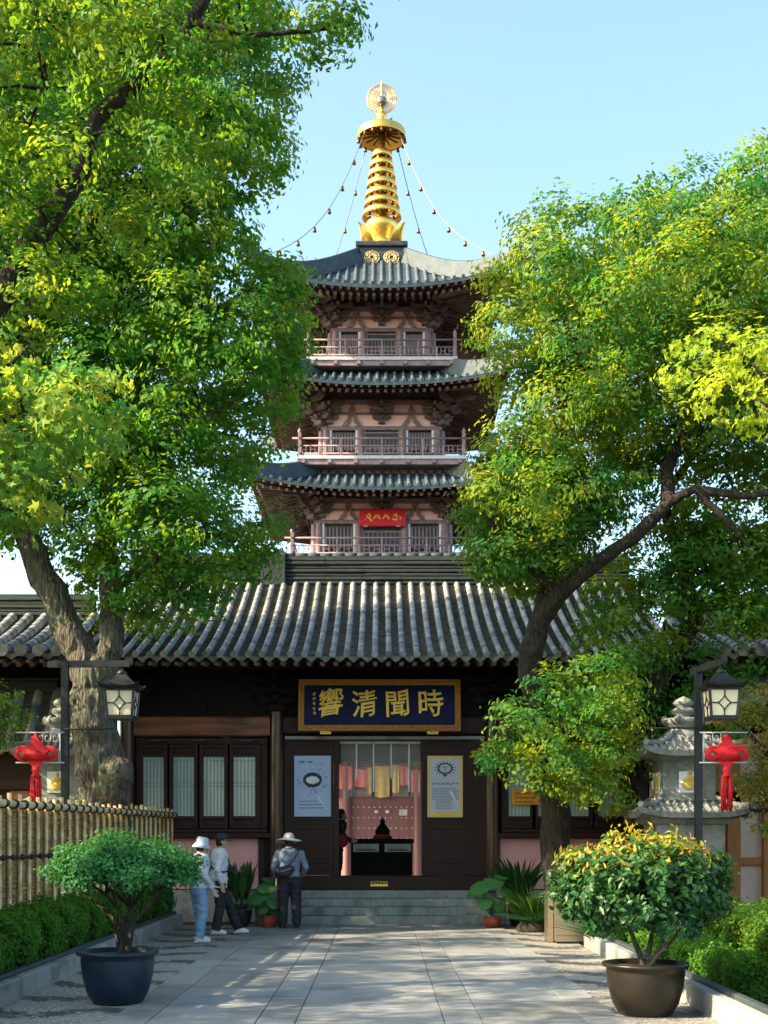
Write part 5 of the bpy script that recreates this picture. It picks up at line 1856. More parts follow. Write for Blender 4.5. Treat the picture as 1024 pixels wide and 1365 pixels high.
for z, r_, mt in ((2.06, .042, 'bambrail'), (1.42, .018, 'rope'), (.75, .018, 'rope')):
    m = MB()
    o = .12 if r_ > .03 else .105
    pts = [fa + fd * (Lf * i / 40) + fnrm * o + Vector((0, 0, z + .008 * math.sin(i * 1.7))) for i in range(41)]
    m.tube(pts, [r_ * (1.12 if i % 3 == 0 else 1) for i in range(41)], 9)
    rail = m.build('rail', mt, FN)
    for i in range(n):
        p = fa + fd * (Lf * (i + .5) / n) + Vector((0, 0, z))
        m = MB()
        if r_ > .03:
            for q in (-.035, .02):
                ring = [p + fnrm * (.12 + .052 * math.cos(a)) + Vector((0, 0, .052 * math.sin(a))) + fd * (q + .03 * math.sin(a)) for a in [6.283 * k / 10 for k in range(11)]]
                m.tube(ring, .010, 4, False)
        else:
            m.ball(p + fnrm * .10, .045, 6, (.7, .8, .9))
        m.build('rope_tie', 'rope', rail)
# ================================================================ HEDGES
def hedge(label, x0, x1, y0, y1, h, n, mat, seed, leaf=.05):
    r_ = np.random.default_rng(seed)
    t = thing('hedge', ((x0 + x1) / 2, (y0 + y1) / 2, 0), label, 'hedge')
    u = r_.random(n)
    face = r_.random(n)
    x = x0 + (x1 - x0) * r_.random(n); y = y0 + (y1 - y0) * r_.random(n); z = h * r_.random(n) ** .8
    top = face < .42
    front = (face >= .42) & (face < .86)
    z[top] = h
    sx = np.where(abs(x0) < abs(x1), x0, x1)
    x[front] = sx
    end = face >= .86
    y[end] = np.where(r_.random(end.sum()) < .75, y0, y1)
    nr = np.zeros((n, 3))
    nr[top] = (0, 0, 1)
    nr[front] = (-np.sign(x0 + x1), 0, .45)
    nr[end] = (0, -1, .4)
    wav = .055 * np.sin(x * 7 + z * 9) + .065 * np.sin(y * 5.3 + z * 4) + .05 * np.sin(y * 13 + x * 5) + .03 * np.sin(y * 29 + z * 17)
    dep = -np.abs(r_.normal(0, .06, n))
    pos = np.stack([x, y, z], 1) + nr * (wav + dep)[:, None] + r_.normal(0, .018, (n, 3))
    # sprigs standing up above the clipped top
    k = int(n * .05)
    sp_ = np.stack([x0 + (x1 - x0) * r_.random(k), y0 + (y1 - y0) * r_.random(k), h + np.abs(r_.normal(0, .05, k))], 1)
    pos = np.concatenate([pos, sp_]); nr = np.concatenate([nr, np.tile([0, -.4, 1], (k, 1))])
    nr = nr + r_.normal(0, .5, nr.shape)
    pos[:, 2] = np.maximum(pos[:, 2], .02)
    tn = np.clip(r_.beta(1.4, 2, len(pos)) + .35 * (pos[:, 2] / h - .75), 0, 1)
    leaves('foliage', t, pos, nr, leaf, leaf * .55, mat, 'oval', tn, .1)
    m = MB()
    rs = random.Random(seed)
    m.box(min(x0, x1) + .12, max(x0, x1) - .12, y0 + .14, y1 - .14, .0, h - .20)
    st = MB()
    for i in range(int(abs(y1 - y0) * 26)):
        p = Vector((rs.uniform(x0 + .05, x1 - .05), rs.uniform(y0, y1), 0))
        q = p + Vector((rs.uniform(-.15, .15), rs.uniform(-.2, .2), h * rs.uniform(.6, .98)))
        st.tube(limb(p, q, .08, 3, i), [.010, .008, .006, .003], 5)
    st.build('stems', 'darkbark', t)
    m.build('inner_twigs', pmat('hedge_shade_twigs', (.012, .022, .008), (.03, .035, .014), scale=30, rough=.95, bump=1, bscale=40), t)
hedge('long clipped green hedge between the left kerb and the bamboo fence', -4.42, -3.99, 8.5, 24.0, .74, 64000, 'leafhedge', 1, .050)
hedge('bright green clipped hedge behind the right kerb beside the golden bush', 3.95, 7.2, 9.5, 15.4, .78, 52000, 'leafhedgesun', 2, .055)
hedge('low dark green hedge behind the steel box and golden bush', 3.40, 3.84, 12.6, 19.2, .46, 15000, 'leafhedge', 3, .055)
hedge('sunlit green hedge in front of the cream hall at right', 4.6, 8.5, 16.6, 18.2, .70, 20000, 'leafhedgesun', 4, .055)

# ================================================================ POTTED TREES
def pot(parent, x, y, r, h, mat, lip=1.06, sub='soil'):
    m = MB()
    m.lathe([(0, .01), (r * .62, .0), (r * .66, .02), (r * .80, h * .22), (r * .92, h * .55), (r * .955, h * .82), (r * .95, h * .90), (r * lip, h * .93), (r * (lip + .015), h * .965), (r * lip, h), (r * .93, h), (r * .90, h * .9), (0, h * .9)], (x, y, 0), 40)
    p = m.build('pot', mat, parent)
    m = MB(); m.lathe([(r * .895, h * .91), (r * .5, h * .93), (0, h * .94)], (x, y, 0), 20); m.build('soil', sub, p)
    return p

def dome_leaves(c, rx, ry, rz, n, bottom=-.5, seed=0, lump=.10, shell=.55):
    r_ = np.random.default_rng(seed)
    per = 14
    nt = n // per
    d = unit(r_.normal(size=(nt * 3, 3)))
    d = d[d[:, 2] > bottom][:nt]
    nt = len(d)
    L = 1 + lump * np.sin(d[:, 0] * 7 + seed) * np.cos(d[:, 1] * 6) + lump * .8 * np.sin(d[:, 2] * 9 + d[:, 0] * 5)
    rad = (shell + (1 - shell) * r_.random(nt) ** .6) * L
    stray = r_.random(nt) < .05
    rad[stray] *= 1 + .16 * r_.random(stray.sum())
    tp = d * rad[:, None] * np.array([rx, ry, rz])
    idx = np.repeat(np.arange(nt), per)
    pos = tp[idx] + r_.normal(0, .040, (nt * per, 3)) + np.array(c)
    nr = d[idx] * .7 + np.array([0, 0, .6]) + r_.normal(0, .42, (nt * per, 3))
    return pos, nr, d[idx], rad[idx]

# clipped cloud tree in the blue pot
bx, by = (157 - VX) * 12.85 / F, 12.85
LT = thing('potted_tree', (bx, by, 0), 'flat topped clipped small tree in a dark blue glazed pot', 'potted tree')
pot(LT, bx, by, .385, .53, 'glazeblue')
tb = MB()
s_ = lambda px, py, dy=0: P(px, py, by + dy)
base = Vector((bx + .05, by, .46))
for pts, rad in (([base, s_(163, 1232), s_(158, 1212), s_(140, 1192), s_(112, 1172)], [.036, .030, .024, .017, .010]),
                 ([base + Vector((.03, .02, 0)), s_(168, 1235, .05), s_(176, 1212, .1), s_(172, 1185, .16), s_(170, 1150, .2)], [.036, .030, .025, .018, .010]),
                 ([base + Vector((.05, -.02, 0)), s_(178, 1228, -.05), s_(195, 1210, -.1), s_(212, 1188, -.16), s_(238, 1168, -.2)], [.034, .027, .022, .016, .010]),
                 ([s_(176, 1212, .1), s_(186, 1196, .2), s_(205, 1165, .3)], [.02, .016, .008]),
                 ([s_(158, 1212), s_(150, 1190, -.15), s_(146, 1160, -.3)], [.018, .014, .008]),
                 ([base + Vector((-.03, .03, 0)), s_(152, 1225, .1), s_(130, 1205, .15), s_(100, 1180, .2)], [.026, .020, .016, .010])):
    tb.tube(pts, rad, 9)
put('trunk', remesh(tb, .009, 3), 'darkbark', LT)
bb = MB()
for i in range(60):
    a = random.uniform(0, 6.283); r_ = math.sqrt(random.random())
    q = P(167, 1158, by) + Vector((.62 * r_ * math.cos(a), .5 * r_ * math.sin(a), random.uniform(-.06, .22)))
    p = random.choice([s_(112, 1172), s_(140, 1192), s_(172, 1185, .16), s_(212, 1188, -.16), s_(205, 1165, .3), s_(146, 1160, -.3), s_(176, 1212, .1)])
    bb.tube(limb(p, q, .08, 3, i), [.009, .007, .005, .003], 5)
bb.build('twigs', 'darkbark', LT)
pos, nr, dd, rad = dome_leaves(P(167, 1167, by), .73, .62, .37, 20000, -.16, 5, .13, .50)
pos[:, 2] += .05 * np.sin(pos[:, 0] * 11) * .5
leaves('crown', LT, pos, nr, .046, .026, 'leafbonsai', 'oval', np.clip(rng.beta(1.4, 2, len(pos)) * .8 + .25 * (dd[:, 2] > .4), 0, 1), .1)

# round bush with golden tips in the brown pot
bx, by = (862 - VX) * 12.0 / F, 12.05
RT = thing('potted_tree', (bx, by, 0), 'round glossy bush with golden new leaves in a dark brown pot', 'potted tree')
pot(RT, bx, by, .385, .49, 'glazebrown', 1.05)
tb = MB()
base = Vector((bx - .02, by, .43))
for pts, rad in (([base, s_(852, 1270), s_(842, 1245), s_(830, 1215), s_(800, 1180)], [.032, .028, .024, .018, .010]),
                 ([base + Vector((.02, .03, 0)), s_(866, 1262, .05), s_(872, 1230, .1), s_(868, 1180, .15)], [.030, .026, .02, .010]),
                 ([base + Vector((.04, -.02, 0)), s_(876, 1274, -.05), s_(898, 1252, -.1), s_(918, 1225, -.14), s_(930, 1195, -.1)], [.026, .022, .018, .014, .008]),
                 ([base + Vector((.03, 0, .0)), s_(880, 1262), s_(890, 1225), s_(905, 1190)], [.022, .018, .014, .008]),
                 ([s_(842, 1245), s_(850, 1215, -.1), s_(855, 1185, -.2)], [.018, .014, .008])):
    tb.tube(pts, rad, 9)
put('trunk', remesh(tb, .009, 3), 'bark', RT)
bb = MB()
for i in range(60):
    d2 = Vector((random.gauss(0, 1), random.gauss(0, 1), random.gauss(0, 1))).normalized() * .8
    q = P(856, 1188, by) + Vector((d2.x * .8, d2.y * .7, d2.z * .42))
    p = random.choice([s_(830, 1215), s_(872, 1230, .1), s_(918, 1225, -.14), s_(890, 1225), s_(850, 1215, -.1)])
    bb.tube(limb(p, q, .08, 3, i), [.010, .008, .005, .003], 5)
bb.build('twigs', 'darkbark', RT)
CB = P(856, 1186, by)
pos, nr, dd, rad = dome_leaves(CB, .84, .75, .48, 12000, -.80, 9, .11, .45)
leaves('crown', RT, pos, nr, .082, .042, 'leafbush', 'oval', np.clip(rng.beta(1.3, 2.2, len(pos)) + .35 * (dd[:, 2] - .3), 0, 1), .5, .10)
pos, nr, dd, rad = dome_leaves(CB, .87, .78, .50, 9000, .12, 9, .11, .90)
k = (rng.random(len(pos)) < np.clip(dd[:, 2] * 1.9 - .75 - .25 * dd[:, 0], 0, 1) * .23)
pos, nr = pos[k], nr[k]
nr[:, 2] *= .3
leaves('new_leaves', RT, pos, nr, .070, .030, 'leafbushtip', 'oval', rng.beta(1.1, 2.4, len(pos)), -1.2, .10)

# ================================================================ POTTED PLANTS BY THE STEPS
def blades(name, parent, c, n, L, W, mat, spread=.35, lean=.5, seed=0, stalk=.25, arch=.5):
    """strap leaves rising from c: each a folded curved strip"""
    rs = random.Random(seed)
    v, f, tn = [], [], []
    K = 7
    for i in range(n):
        a = rs.uniform(0, 6.283)
        r_ = spread * math.sqrt(rs.random())
        b = Vector(c) + Vector((math.cos(a) * r_ * .4, math.sin(a) * r_ * .4, 0))
        out = Vector((math.cos(a), math.sin(a), 0))
        l = L * rs.uniform(.65, 1.1)
        le = lean * rs.uniform(.3, 1.2)
        side = Vector((-out.y, out.x, 0))
        o = len(v)
        t_ = rs.random()
        for k in range(K):
            t = k / (K - 1)
            p = b + Vector((0, 0, l * (t - arch * .35 * le * t * t))) + out * (l * le * (t * .5 + arch * t * t))
            w = W * rs.uniform(.97, 1.03) * (math.sin(math.pi * min(1, max(0.0, (t - stalk) / (1 - stalk))) ** .8) + (.07 if k < K - 1 else 0))
            nup = Vector((0, 0, .35 * w))
            v += [tuple(p - side * w / 2 + nup), tuple(p), tuple(p + side * w / 2 + nup)]
            tn += [t_] * 3
            if k < K - 1:
                q = o + k * 3
                f += [(q, q + 1, q + 4, q + 3), (q + 1, q + 2, q + 5, q + 4)]
    me = bpy.data.meshes.new(name)
    me.from_pydata(v, [], f)
    at = me.attributes.new('tint', 'FLOAT', 'POINT'); at.data.foreach_set('value', tn)
    me.polygons.foreach_set('use_smooth', [True] * len(f))
    return put(name, me, mat, parent)

def broad_leaves(name, parent, items, mat):
    """items: (stalk root, leaf centre, radius, facing); heart shaped leaves on stalks"""
    v, f, tn = [], [], []
    st = MB()
    for root_, c, r_, nrm in items:
        c, nrm = Vector(c), Vector(nrm).normalized()
        st.tube(limb(root_, c, .06, 4, int(c.x * 99)), [.010, .009, .008, .006, .005], 6)
        t = Vector((nrm.x, nrm.y, -.6)); t = (t - nrm * t.dot(nrm)).normalized()
        b = nrm.cross(t)
        o = len(v); q = 20; tt = random.random()
        v.append(tuple(c)); tn.append(tt)
        for ring in (.5, 1):
            for i in range(q):
                a = 6.283 * i / q
                rr_ = r_ * (1 + .30 * math.cos(a) - .38 * math.exp(-((a - math.pi) / .38) ** 2)) * (1 + .05 * math.sin(a * 5 + tt * 9))
                p = c + (t * math.cos(a) + b * math.sin(a)) * rr_ * ring + nrm * (-.16 * r_ * ring ** 2 + .035 * r_ * math.cos(a * 6) * ring)
                v.append(tuple(p)); tn.append(tt)
        for i in range(q):
            j = (i + 1) % q
            f += [(o, o + 1 + i, o + 1 + j), (o + 1 + i, o + 1 + q + i, o + 1 + q + j, o + 1 + j)]
    me = bpy.data.meshes.new(name)
    me.from_pydata(v, [], f)
    at = me.attributes.new('tint', 'FLOAT', 'POINT'); at.data.foreach_set('value', tn)
    me.polygons.foreach_set('use_smooth', [True] * len(f))
    put(name, me, mat, parent)
    st.build('stalks', 'taro', parent)

def flat_xy(px, Y): return ((px - VX) * Y / F, Y)
x, y = flat_xy(320, 23.5)
t = thing('potted_plant', (x, y, 0), 'tall broad bladed plant in a black pot by the pink wall, left of the steps', 'potted plant')
pot(t, x, y, .235, .40, 'blackpot'); blades('foliage', t, (x, y, .36), 60, .82, .10, 'blade', .42, .34, 1, .30, .35)
x, y = flat_xy(359, 23.25)
t = thing('potted_plant', (x, y, 0), 'large leaved taro in a small red pot beside the person in the wide hat', 'potted plant')
pot(t, x, y, .155, .22, 'terracotta')
broad_leaves('foliage', t, [((x, y, .2), (x - .18, y - .10, .62), .20, (-.35, -.6, .7)), ((x, y, .2), (x - .02, y - .05, .78), .19, (-.1, -.5, .9)), ((x, y, .2), (x + .10, y - .12, .50), .14, (.3, -.7, .6)),
    ((x, y, .2), (x - .30, y + .02, .48), .15, (-.6, -.5, .6)), ((x, y, .2), (x + .02, y + .10, .9), .16, (.1, -.3, .9)), ((x, y, .2), (x - .10, y - .12, .36), .10, (-.2, -.7, .6)), ((x, y, .2), (x + .14, y + .02, .34), .09, (.3, -.6, .6))], 'taro')
m = MB(); m.lathe([(.13, .01), (.20, .05), (.21, .40), (.19, .50), (.17, .5)], (x - .08, y + .30, 0), 20); tag(m.build('stone_planter', 'granite'), 'pale stone planter behind the red taro pot left of the steps', 'planter')
x, y = flat_xy(656, 23.2)
t = thing('potted_plant', (x, y, 0), 'large leaved taro in a red pot at the right end of the steps', 'potted plant')
pot(t, x, y, .165, .20, 'terracotta')
broad_leaves('foliage', t, [((x, y, .2), (x - .20, y - .10, .80), .21, (-.4, -.5, .8)), ((x, y, .2), (x + .02, y - .02, .88), .20, (.0, -.45, .9)), ((x, y, .2), (x + .28, y - .08, .66), .17, (.5, -.5, .7)),
    ((x, y, .2), (x - .14, y - .15, .50), .14, (-.3, -.7, .6)), ((x, y, .2), (x - .36, y + .04, .66), .13, (-.7, -.3, .6)), ((x, y, .2), (x + .14, y + .05, .95), .14, (.2, -.2, .9)), ((x, y, .2), (x + .10, y - .12, .42), .10, (.2, -.7, .6))], 'taro')
m = MB(); m.lathe([(.15, .01), (.23, .05), (.25, .42), (.23, .52), (.21, .52)], (x + .05, y + .34, 0), 20); tag(m.build('stone_planter', 'granite'), 'pale stone planter behind the red taro pot right of the steps', 'planter')
x, y = flat_xy(692, 23.6)
t = thing('potted_plant', (x, y, 0), 'dark strap leaved plant in a black pot right of the steps', 'potted plant')
pot(t, x, y, .22, .40, 'blackpot'); blades('foliage', t, (x, y, .36), 56, .95, .085, 'blade', .4, .60, 2, .22, .5)
x, y = flat_xy(713, 22.7)
t = thing('fern_plant', (x, y, 0), 'bushy green fern between the black pot and the tree trunk', 'plant')
blades('foliage', t, (x, y, .02), 150, .88, .030, 'leafhedge', .5, .70, 3, .0, .9)
m = MB()
for i in range(26): m.tube(limb((x + random.uniform(-.1, .1), y + random.uniform(-.1, .1), 0), (x + random.uniform(-.3, .3), y + random.uniform(-.2, .2), .55), .08, 3, i), [.012, .01, .008, .004], 5)
m.build('stems', 'bark', t)
x, y = flat_xy(712, 22.3)
t = thing('grass_mound', (x, y, 0), 'low mound of dark mondo grass at the path edge by the steel box', 'plant')
m = MB(); m.loft([(x, y, -.02, .30, .24), (x, y, .08, .31, .25), (x, y, .17, .24, .2)], 16); m.build('root_ball', 'soil', t)
blades('foliage', t, (x, y, .14), 420, .30, .014, 'fern', .55, 1.3, 4, .0, 1.0)
x, y = 3.7, 18.6
t = thing('fern_plant', (x, y, 0), 'feathery ground fern behind the right kerb by the steel box', 'plant')
blades('foliage', t, (x - .25, y, .05), 160, .55, .03, 'fern', .8, 1.0, 6, .0, .9)
t = thing('round_shrub', (-3.96 + .05, 23.2, 0), 'small dark shrub at the far end of the left hedge', 'shrub')
pos, nr, dd, rad = dome_leaves((-4.25, 23.4, .55), .42, .6, .55, 6500, -.9, 19, .12, .5)
leaves('foliage', t, pos, nr, .06, .03, 'leafbonsai')

# ================================================================ PEOPLE
def hand(mb, w, d, side, curl=.5, s=1.0):
    """palm and five fingers from wrist w along d; side = thumb direction"""
    w, d, side = Vector(w), Vector(d).normalized(), Vector(side)
    side = (side - d * side.dot(d)).normalized()
    pn = d.cross(side)                        # palm normal
    for q in (-.024, -.008, .008, .024):
        mb.tube([w + side * q * .8, w + d * .045 + side * q, w + d * .085 + side * q], [.016, .017, .014], 8)
    for q, l in ((.026, .066), (.009, .076), (-.009, .070), (-.026, .054)):
        a = w + d * .085 * s + side * q
        b = a + (d * math.cos(curl * .7) + pn * math.sin(curl * .7)) * l * .5
        c = b + (d * math.cos(curl * 1.7) + pn * math.sin(curl * 1.7)) * l * .5
        mb.tube([a, b, c], [.0098, .0090, .0070], 7)
    a = w + d * .025 + side * .026
    b = a + (side * .7 + d * .7 + pn * .2) * .035
    c = b + (side * .3 + d * .9 + pn * .35) * .032
    mb.tube([a, b, c], [.013, .0110, .0085], 7)

def person(label, loc, heading, J, clothes, group='visitors outside the gate hall'):
    """J: joints in the person's own frame (x right, y forward, z up)"""
    t = thing('person', (0, 0, 0), label, 'person', group)
    V = {k: Vector(v) for k, v in J.items() if isinstance(v, tuple)}
    b = MB()
    hd = V['head']; fdir = Vector(J.get('face', (0, 1, 0))).normalized() if 'face' in J else Vector((0, 1, 0))
    rt = fdir.cross(Vector((0, 0, 1))).normalized()
    # head: skull, jaw, nose, ears, brow
    def hp(x, y, z): return hd + rt * x + fdir * y + Vector((0, 0, z))
    b.ball(hp(0, -.01, .03), .082, 18, (1, 1, 1.08)); b.ball(hp(0, -.035, .035), .08, 16); b.ball(hp(0, .03, -.035), .062, 16, (.9, .9, 1.05))
    b.ball(hp(0, .045, -.075), .034, 12, (1.1, .9, .8)); b.tube([hp(0, .078, .025), hp(0, .102, -.018), hp(0, .082, -.03)], [.010, .017, .012], 8)
    for s in (-1, 1):
        b.ball(hp(s * .082, -.01, .0), .028, 8, (.4, .8, 1.2)); b.ball(hp(s * .03, .062, .035), .026, 8, (1.2, .6, .5)); b.ball(hp(s * .042, .05, -.02), .03, 8)
    b.ball(hp(0, .078, -.05), .014, 8, (1.7, .7, .7))
    nk = V['neck']
    b.tube([nk - Vector((0, 0, .06)), nk, hp(0, -.02, -.05)], [.065, .056, .054], 12)
    torso = J['torso']
    tw = J.get('w', 1.1)
    b.loft([(q[0], q[1], q[2], q[3] * .86, q[4] * .86) for q in torso], 18)
    for s in 'LR':
        b.tube([V['sh' + s], V['el' + s], V['wr' + s]], [.050, .040, .026], 10)
        b.tube([V['hip' + s], V['kn' + s], V['an' + s]], [.082, .056, .040], 12)
        ft = V['an' + s]
        fd_ = Vector(J.get('foot' + s, (0, 1, 0))).normalized()
        b.tube([ft, ft - Vector((0, 0, .05)) + fd_ * .03, ft + fd_ * .14 + Vector((0, 0, -.062))], [.036, .036, .024], 10)
        hand(b, V['wr' + s], V['ha' + s], V['th' + s], J.get('curl' + s, .6))
    body = put('body', remesh(b, .0065, 3), 'skin', t)
    # eyes
    e = MB()
    for s in (-1, 1): e.ball(hp(s * .031, .074, .018), .011, 8)
    e.build('eyes', 'hair', body)
    # trousers
    m = MB()
    pz = J['pelvis']
    m.loft([(pz[0], pz[1], pz[2] - .10, .155 * tw, .115 * tw), (pz[0], pz[1], pz[2], .166 * tw, .124 * tw), (pz[0], pz[1], pz[2] + .10, .152 * tw, .112 * tw), (pz[0], pz[1], pz[2] + .17, .140 * tw, .10 * tw)], 18)
    for s in 'LR':
        k = J.get('legw', 1.0)
        an = V['an' + s]
        up_ = (V['kn' + s] - an).normalized()
        m.tube([V['hip' + s] + Vector((0, 0, .02)), V['hip' + s].lerp(V['kn' + s], .5), V['kn' + s], V['kn' + s].lerp(an, .5), an + up_ * .0], [.105 * k, .094 * k, .080 * k, .074 * k, .070 * k], 14)
    put('trousers', roughen(remesh(m, .010, 3), .011, 8, (1, 1, 2.2)), clothes['legs'], t)
    # jacket or shirt
    m = MB()
    up_s = [q for q in torso if q[2] > J['hem'] + .02]
    m.loft([(up_s[0][0], up_s[0][1], J['hem'], .165 * tw + .022, .122 * tw + .024)] + [(cx_, cy_, z, rx * 1.06 + .012, ry * 1.10 + .014) for cx_, cy_, z, rx, ry in up_s], 18)
    for s in 'LR':
        a, c, w = V['sh' + s], V['el' + s], V['wr' + s]
        m.ball(a, .066, 12)
        m.tube([a, a.lerp(c, .5), c, c.lerp(w, .5), c.lerp(w, .93)], [.066, .062, .056, .050, .044], 12)
    if J.get('collar', True): m.tube([nk + Vector((0, 0, -.05)), nk + Vector((0, -.005, .02))], [.085, .072], 14)
    if J.get('hood'):
        m.tube([nk + Vector((-.09, -.02, -.01)), nk + Vector((-.08, -.085, -.06)), nk + Vector((0, -.12, -.10)), nk + Vector((.08, -.085, -.06)), nk + Vector((.09, -.02, -.01))], [.035, .045, .05, .045, .035], 10)
    put('jacket' if clothes['top'] != 'shirt' else 'shirt', roughen(remesh(m, .010, 3), .014, 7, (1, 1, 2.0)), clothes['top'], t)
    # shoes
    for s in 'LR':
        m = MB(); ft = V['an' + s]; fd_ = Vector(J.get('foot' + s, (0, 1, 0))).normalized()
        z0 = ft.z - .075
        sd = fd_.cross(Vector((0, 0, 1))).normalized()
        q = lambda f, u, x_=0: ft + fd_ * f + sd * x_ + Vector((0, 0, u - .075))
        m.tube([q(-.055, .045), q(.02, .05), q(.10, .042), q(.175, .032)], [.045, .047, .046, .028], 12)
        m.tube([q(-.03, .10), q(-.02, .05)], [.05, .05], 12)
        for i in range(5): m.ball(q(-.05 + .052 * i, .018), .038, 8, (1, 1, .5))
        put('shoe', remesh(m, .007, 2), clothes['shoe'], t)
    # hair
    m = MB()
    m.ball(hp(0, -.025, .045), .095, 16, (1, 1, 1.02))
    m.ball(hp(0, -.045, -.02), .078, 14, (1.02, .85, 1.1))
    if J.get('longhair'): m.tube([hp(0, -.06, -.02), hp(0, -.085, -.10), hp(0, -.075, -.19)], [.07, .06, .03], 12)
    h_ = put('hair', remesh(m, .010, 2), 'hair', t)
    # face must stay clear of hair: cut it away in front
    me = h_.data
    bm = bmesh.new(); bm.from_mesh(me)
    bmesh.ops.delete(bm, geom=[v for v in bm.verts if (v.co - hd).dot(fdir) > .028 and v.co.z < hd.z + .085], context='VERTS')
    bm.to_mesh(me); bm.free()
    # headwear
    hat = clothes.get('hat')
    if hat:
        kind, mat, br = hat
        m = MB()
        tilt = Matrix.Translation(hp(0, -.012, .055)) @ Matrix((( rt.x, fdir.x, 0, 0), (rt.y, fdir.y, 0, 0), (0, 0, 1, 0), (0, 0, 0, 1))) @ Matrix.Rotation(R(J.get('hattilt', 0)), 4, 'X')
        if kind == 'brim':
            prof = [(.0, .118), (.05, .116), (.085, .095), (.102, .045), (.106, .0), (br * .75, -.016), (br, -.042), (br + .004, -.038), (br * .75, -.010), (.112, .006)]
            m.lathe(prof, (0, 0, 0), 32)
            for i in range(0, len(m.v)):
                x_, y_, z_ = m.v[i]
                r2 = math.hypot(x_, y_)
                if r2 > .12: m.v[i] = (x_, y_, z_ + .022 * math.sin(2 * math.atan2(y_, x_) + .6) * (r2 / br))
            s0 = len(m.v)
            m.xform(tilt); o_ = m.build('hat', mat, t)
            m = MB(); m.lathe([(.1065, .004), (.1075, .014), (.1045, .038), (.1035, .038)], (0, 0, 0), 28); m.xform(tilt); m.build('hat_band', 'greybag', o_)
        elif kind == 'bucket':
            m.lathe([(.0, .105), (.07, .102), (.095, .085), (.104, .02), (.108, .0), (br, -.075), (br + .005, -.072), (.112, .004)], (0, 0, 0), 28)
            m.xform(tilt); m.build('hat', mat, t)
        else:
            m.lathe([(.0, .098), (.06, .092), (.092, .065), (.102, .015), (.102, -.01), (.095, -.01)], (0, 0, 0), 26)
            pk = [(-.075, .07), (-.07, .13), (-.04, .17), (0, .18), (.04, .17), (.07, .13), (.075, .07)]
            m.prism(pk, (0, 0, -.012), (1, 0, 0), (0, 1, -.18), .012)
            m.xform(tilt); m.build('cap', mat, t)
    t.location = loc
    t.rotation_euler = (0, 0, heading)
    return t, V

def body_torso(pz, lean=(0, 0), w=1.0):
    """elliptic torso sections from crotch to shoulders; lean shifts the top"""
    S = [(0.84, .15, .11), (.93, .165, .12), (1.03, .145, .105), (1.14, .150, .108), (1.26, .172, .118), (1.35, .180, .112), (1.40, .150, .092), (1.44, .085, .07)]
    out = []
    for z, rx, ry in S:
        k = (z - .84) / .6
        out.append((pz[0] + lean[0] * k, pz[1] + lean[1] * k, z + pz[2] - .92, rx * w, ry * w))
    return out

def add_strap(t, pts, w, mat, name='strap', parent=None):
    m = MB()
    for a, b in zip(pts, pts[1:]): m.tube([a, b], [w, w], 6)
    return m.build(name, mat, parent or t)

# man in the wide hat, seen from behind, looking at the poster
J = dict(head=(-.01, .06, 1.545), neck=(0, .0, 1.43), face=(-.1, 1, -.25), torso=body_torso((0, 0, .92), (0, .02), 1.12), pelvis=(0, 0, .92), hem=.93,
    shL=(-.205, 0, 1.35), elL=(-.29, -.02, 1.10), wrL=(-.235, .13, .90), haL=(.25, .35, -1), thL=(.6, .5, .2),
    shR=(.205, 0, 1.35), elR=(.30, -.02, 1.09), wrR=(.22, .16, .96), haR=(-.5, .6, -.4), thR=(-.3, .2, 1),
    hipL=(-.09, 0, .90), knL=(-.115, .03, .49), anL=(-.125, 0, .085), hipR=(.09, 0, .90), knR=(.12, .03, .49), anR=(.135, -.04, .085), footL=(-.3, 1, 0), footR=(.1, 1, 0), legw=1.22, hood=True, hattilt=-8, longhair=False)
X3, Y3 = flat_xy(386, 23.0)
pt_, V = person('person in a wide grey hat and slate hoodie, back to the viewer', (X3, Y3, .004), R(4), J, dict(legs='black_trousers', top='hoodie', shoe='shoeblack', hat=('brim', 'hatgrey', .235)))
# the sling bag and the folded stick are carried things
def carried(name, label, cat, loc, head, parts):
    t = thing(name, (0, 0, 0), label, cat)
    for nm, me_or_mb, mat in parts:
        if isinstance(me_or_mb, MB): me_or_mb.build(nm, mat, t)
        else: put(nm, me_or_mb, mat, t)
    t.location = loc; t.rotation_euler = (0, 0, head)
m = MB()
m.ball((-.10, -.205, 1.02), .12, 16, (1.35, .50, .85)); m.ball((-.02, -.205, 1.07), .10, 14, (1.2, .5, .8)); m.ball((-.17, -.17, .97), .09, 12, (1.1, .6, .8))
s_ = MB(); pts = [(-.16, -.17, 1.02), (-.05, -.19, 1.10), (.06, -.18, 1.22), (.145, -.135, 1.36), (.15, -.04, 1.435), (.12, .09, 1.40), (.02, .17, 1.22), (-.12, .17, 1.06), (-.22, .05, .97), (-.19, -.12, .96)]
s_.tube(pts, .016, 6)
z_ = MB(); z_.tube([(-.20, -.245, 1.02), (-.08, -.272, 1.05), (.03, -.262, 1.09)], .006, 5)
carried('sling_bag', 'black sling bag across the back of the person in the slate hoodie', 'bag', (X3, Y3, .004), R(4), [('pouch', remesh(m, .012, 3), 'bagcloth'), ('strap', s_, 'bagcloth'), ('zip', z_, 'greybag')])
m = MB()
m.tube([(-.205, .18, .90), (-.215, .19, .62)], .013, 6); m.tube([(-.18, .2, .90), (-.165, .2, .60)], .012, 6)
carried('folding_stool', 'pale folded sticks held low by the person in the slate hoodie', 'stick', (X3 - .02, Y3 - .12, .004), R(4), [('stick', m, 'stick')])

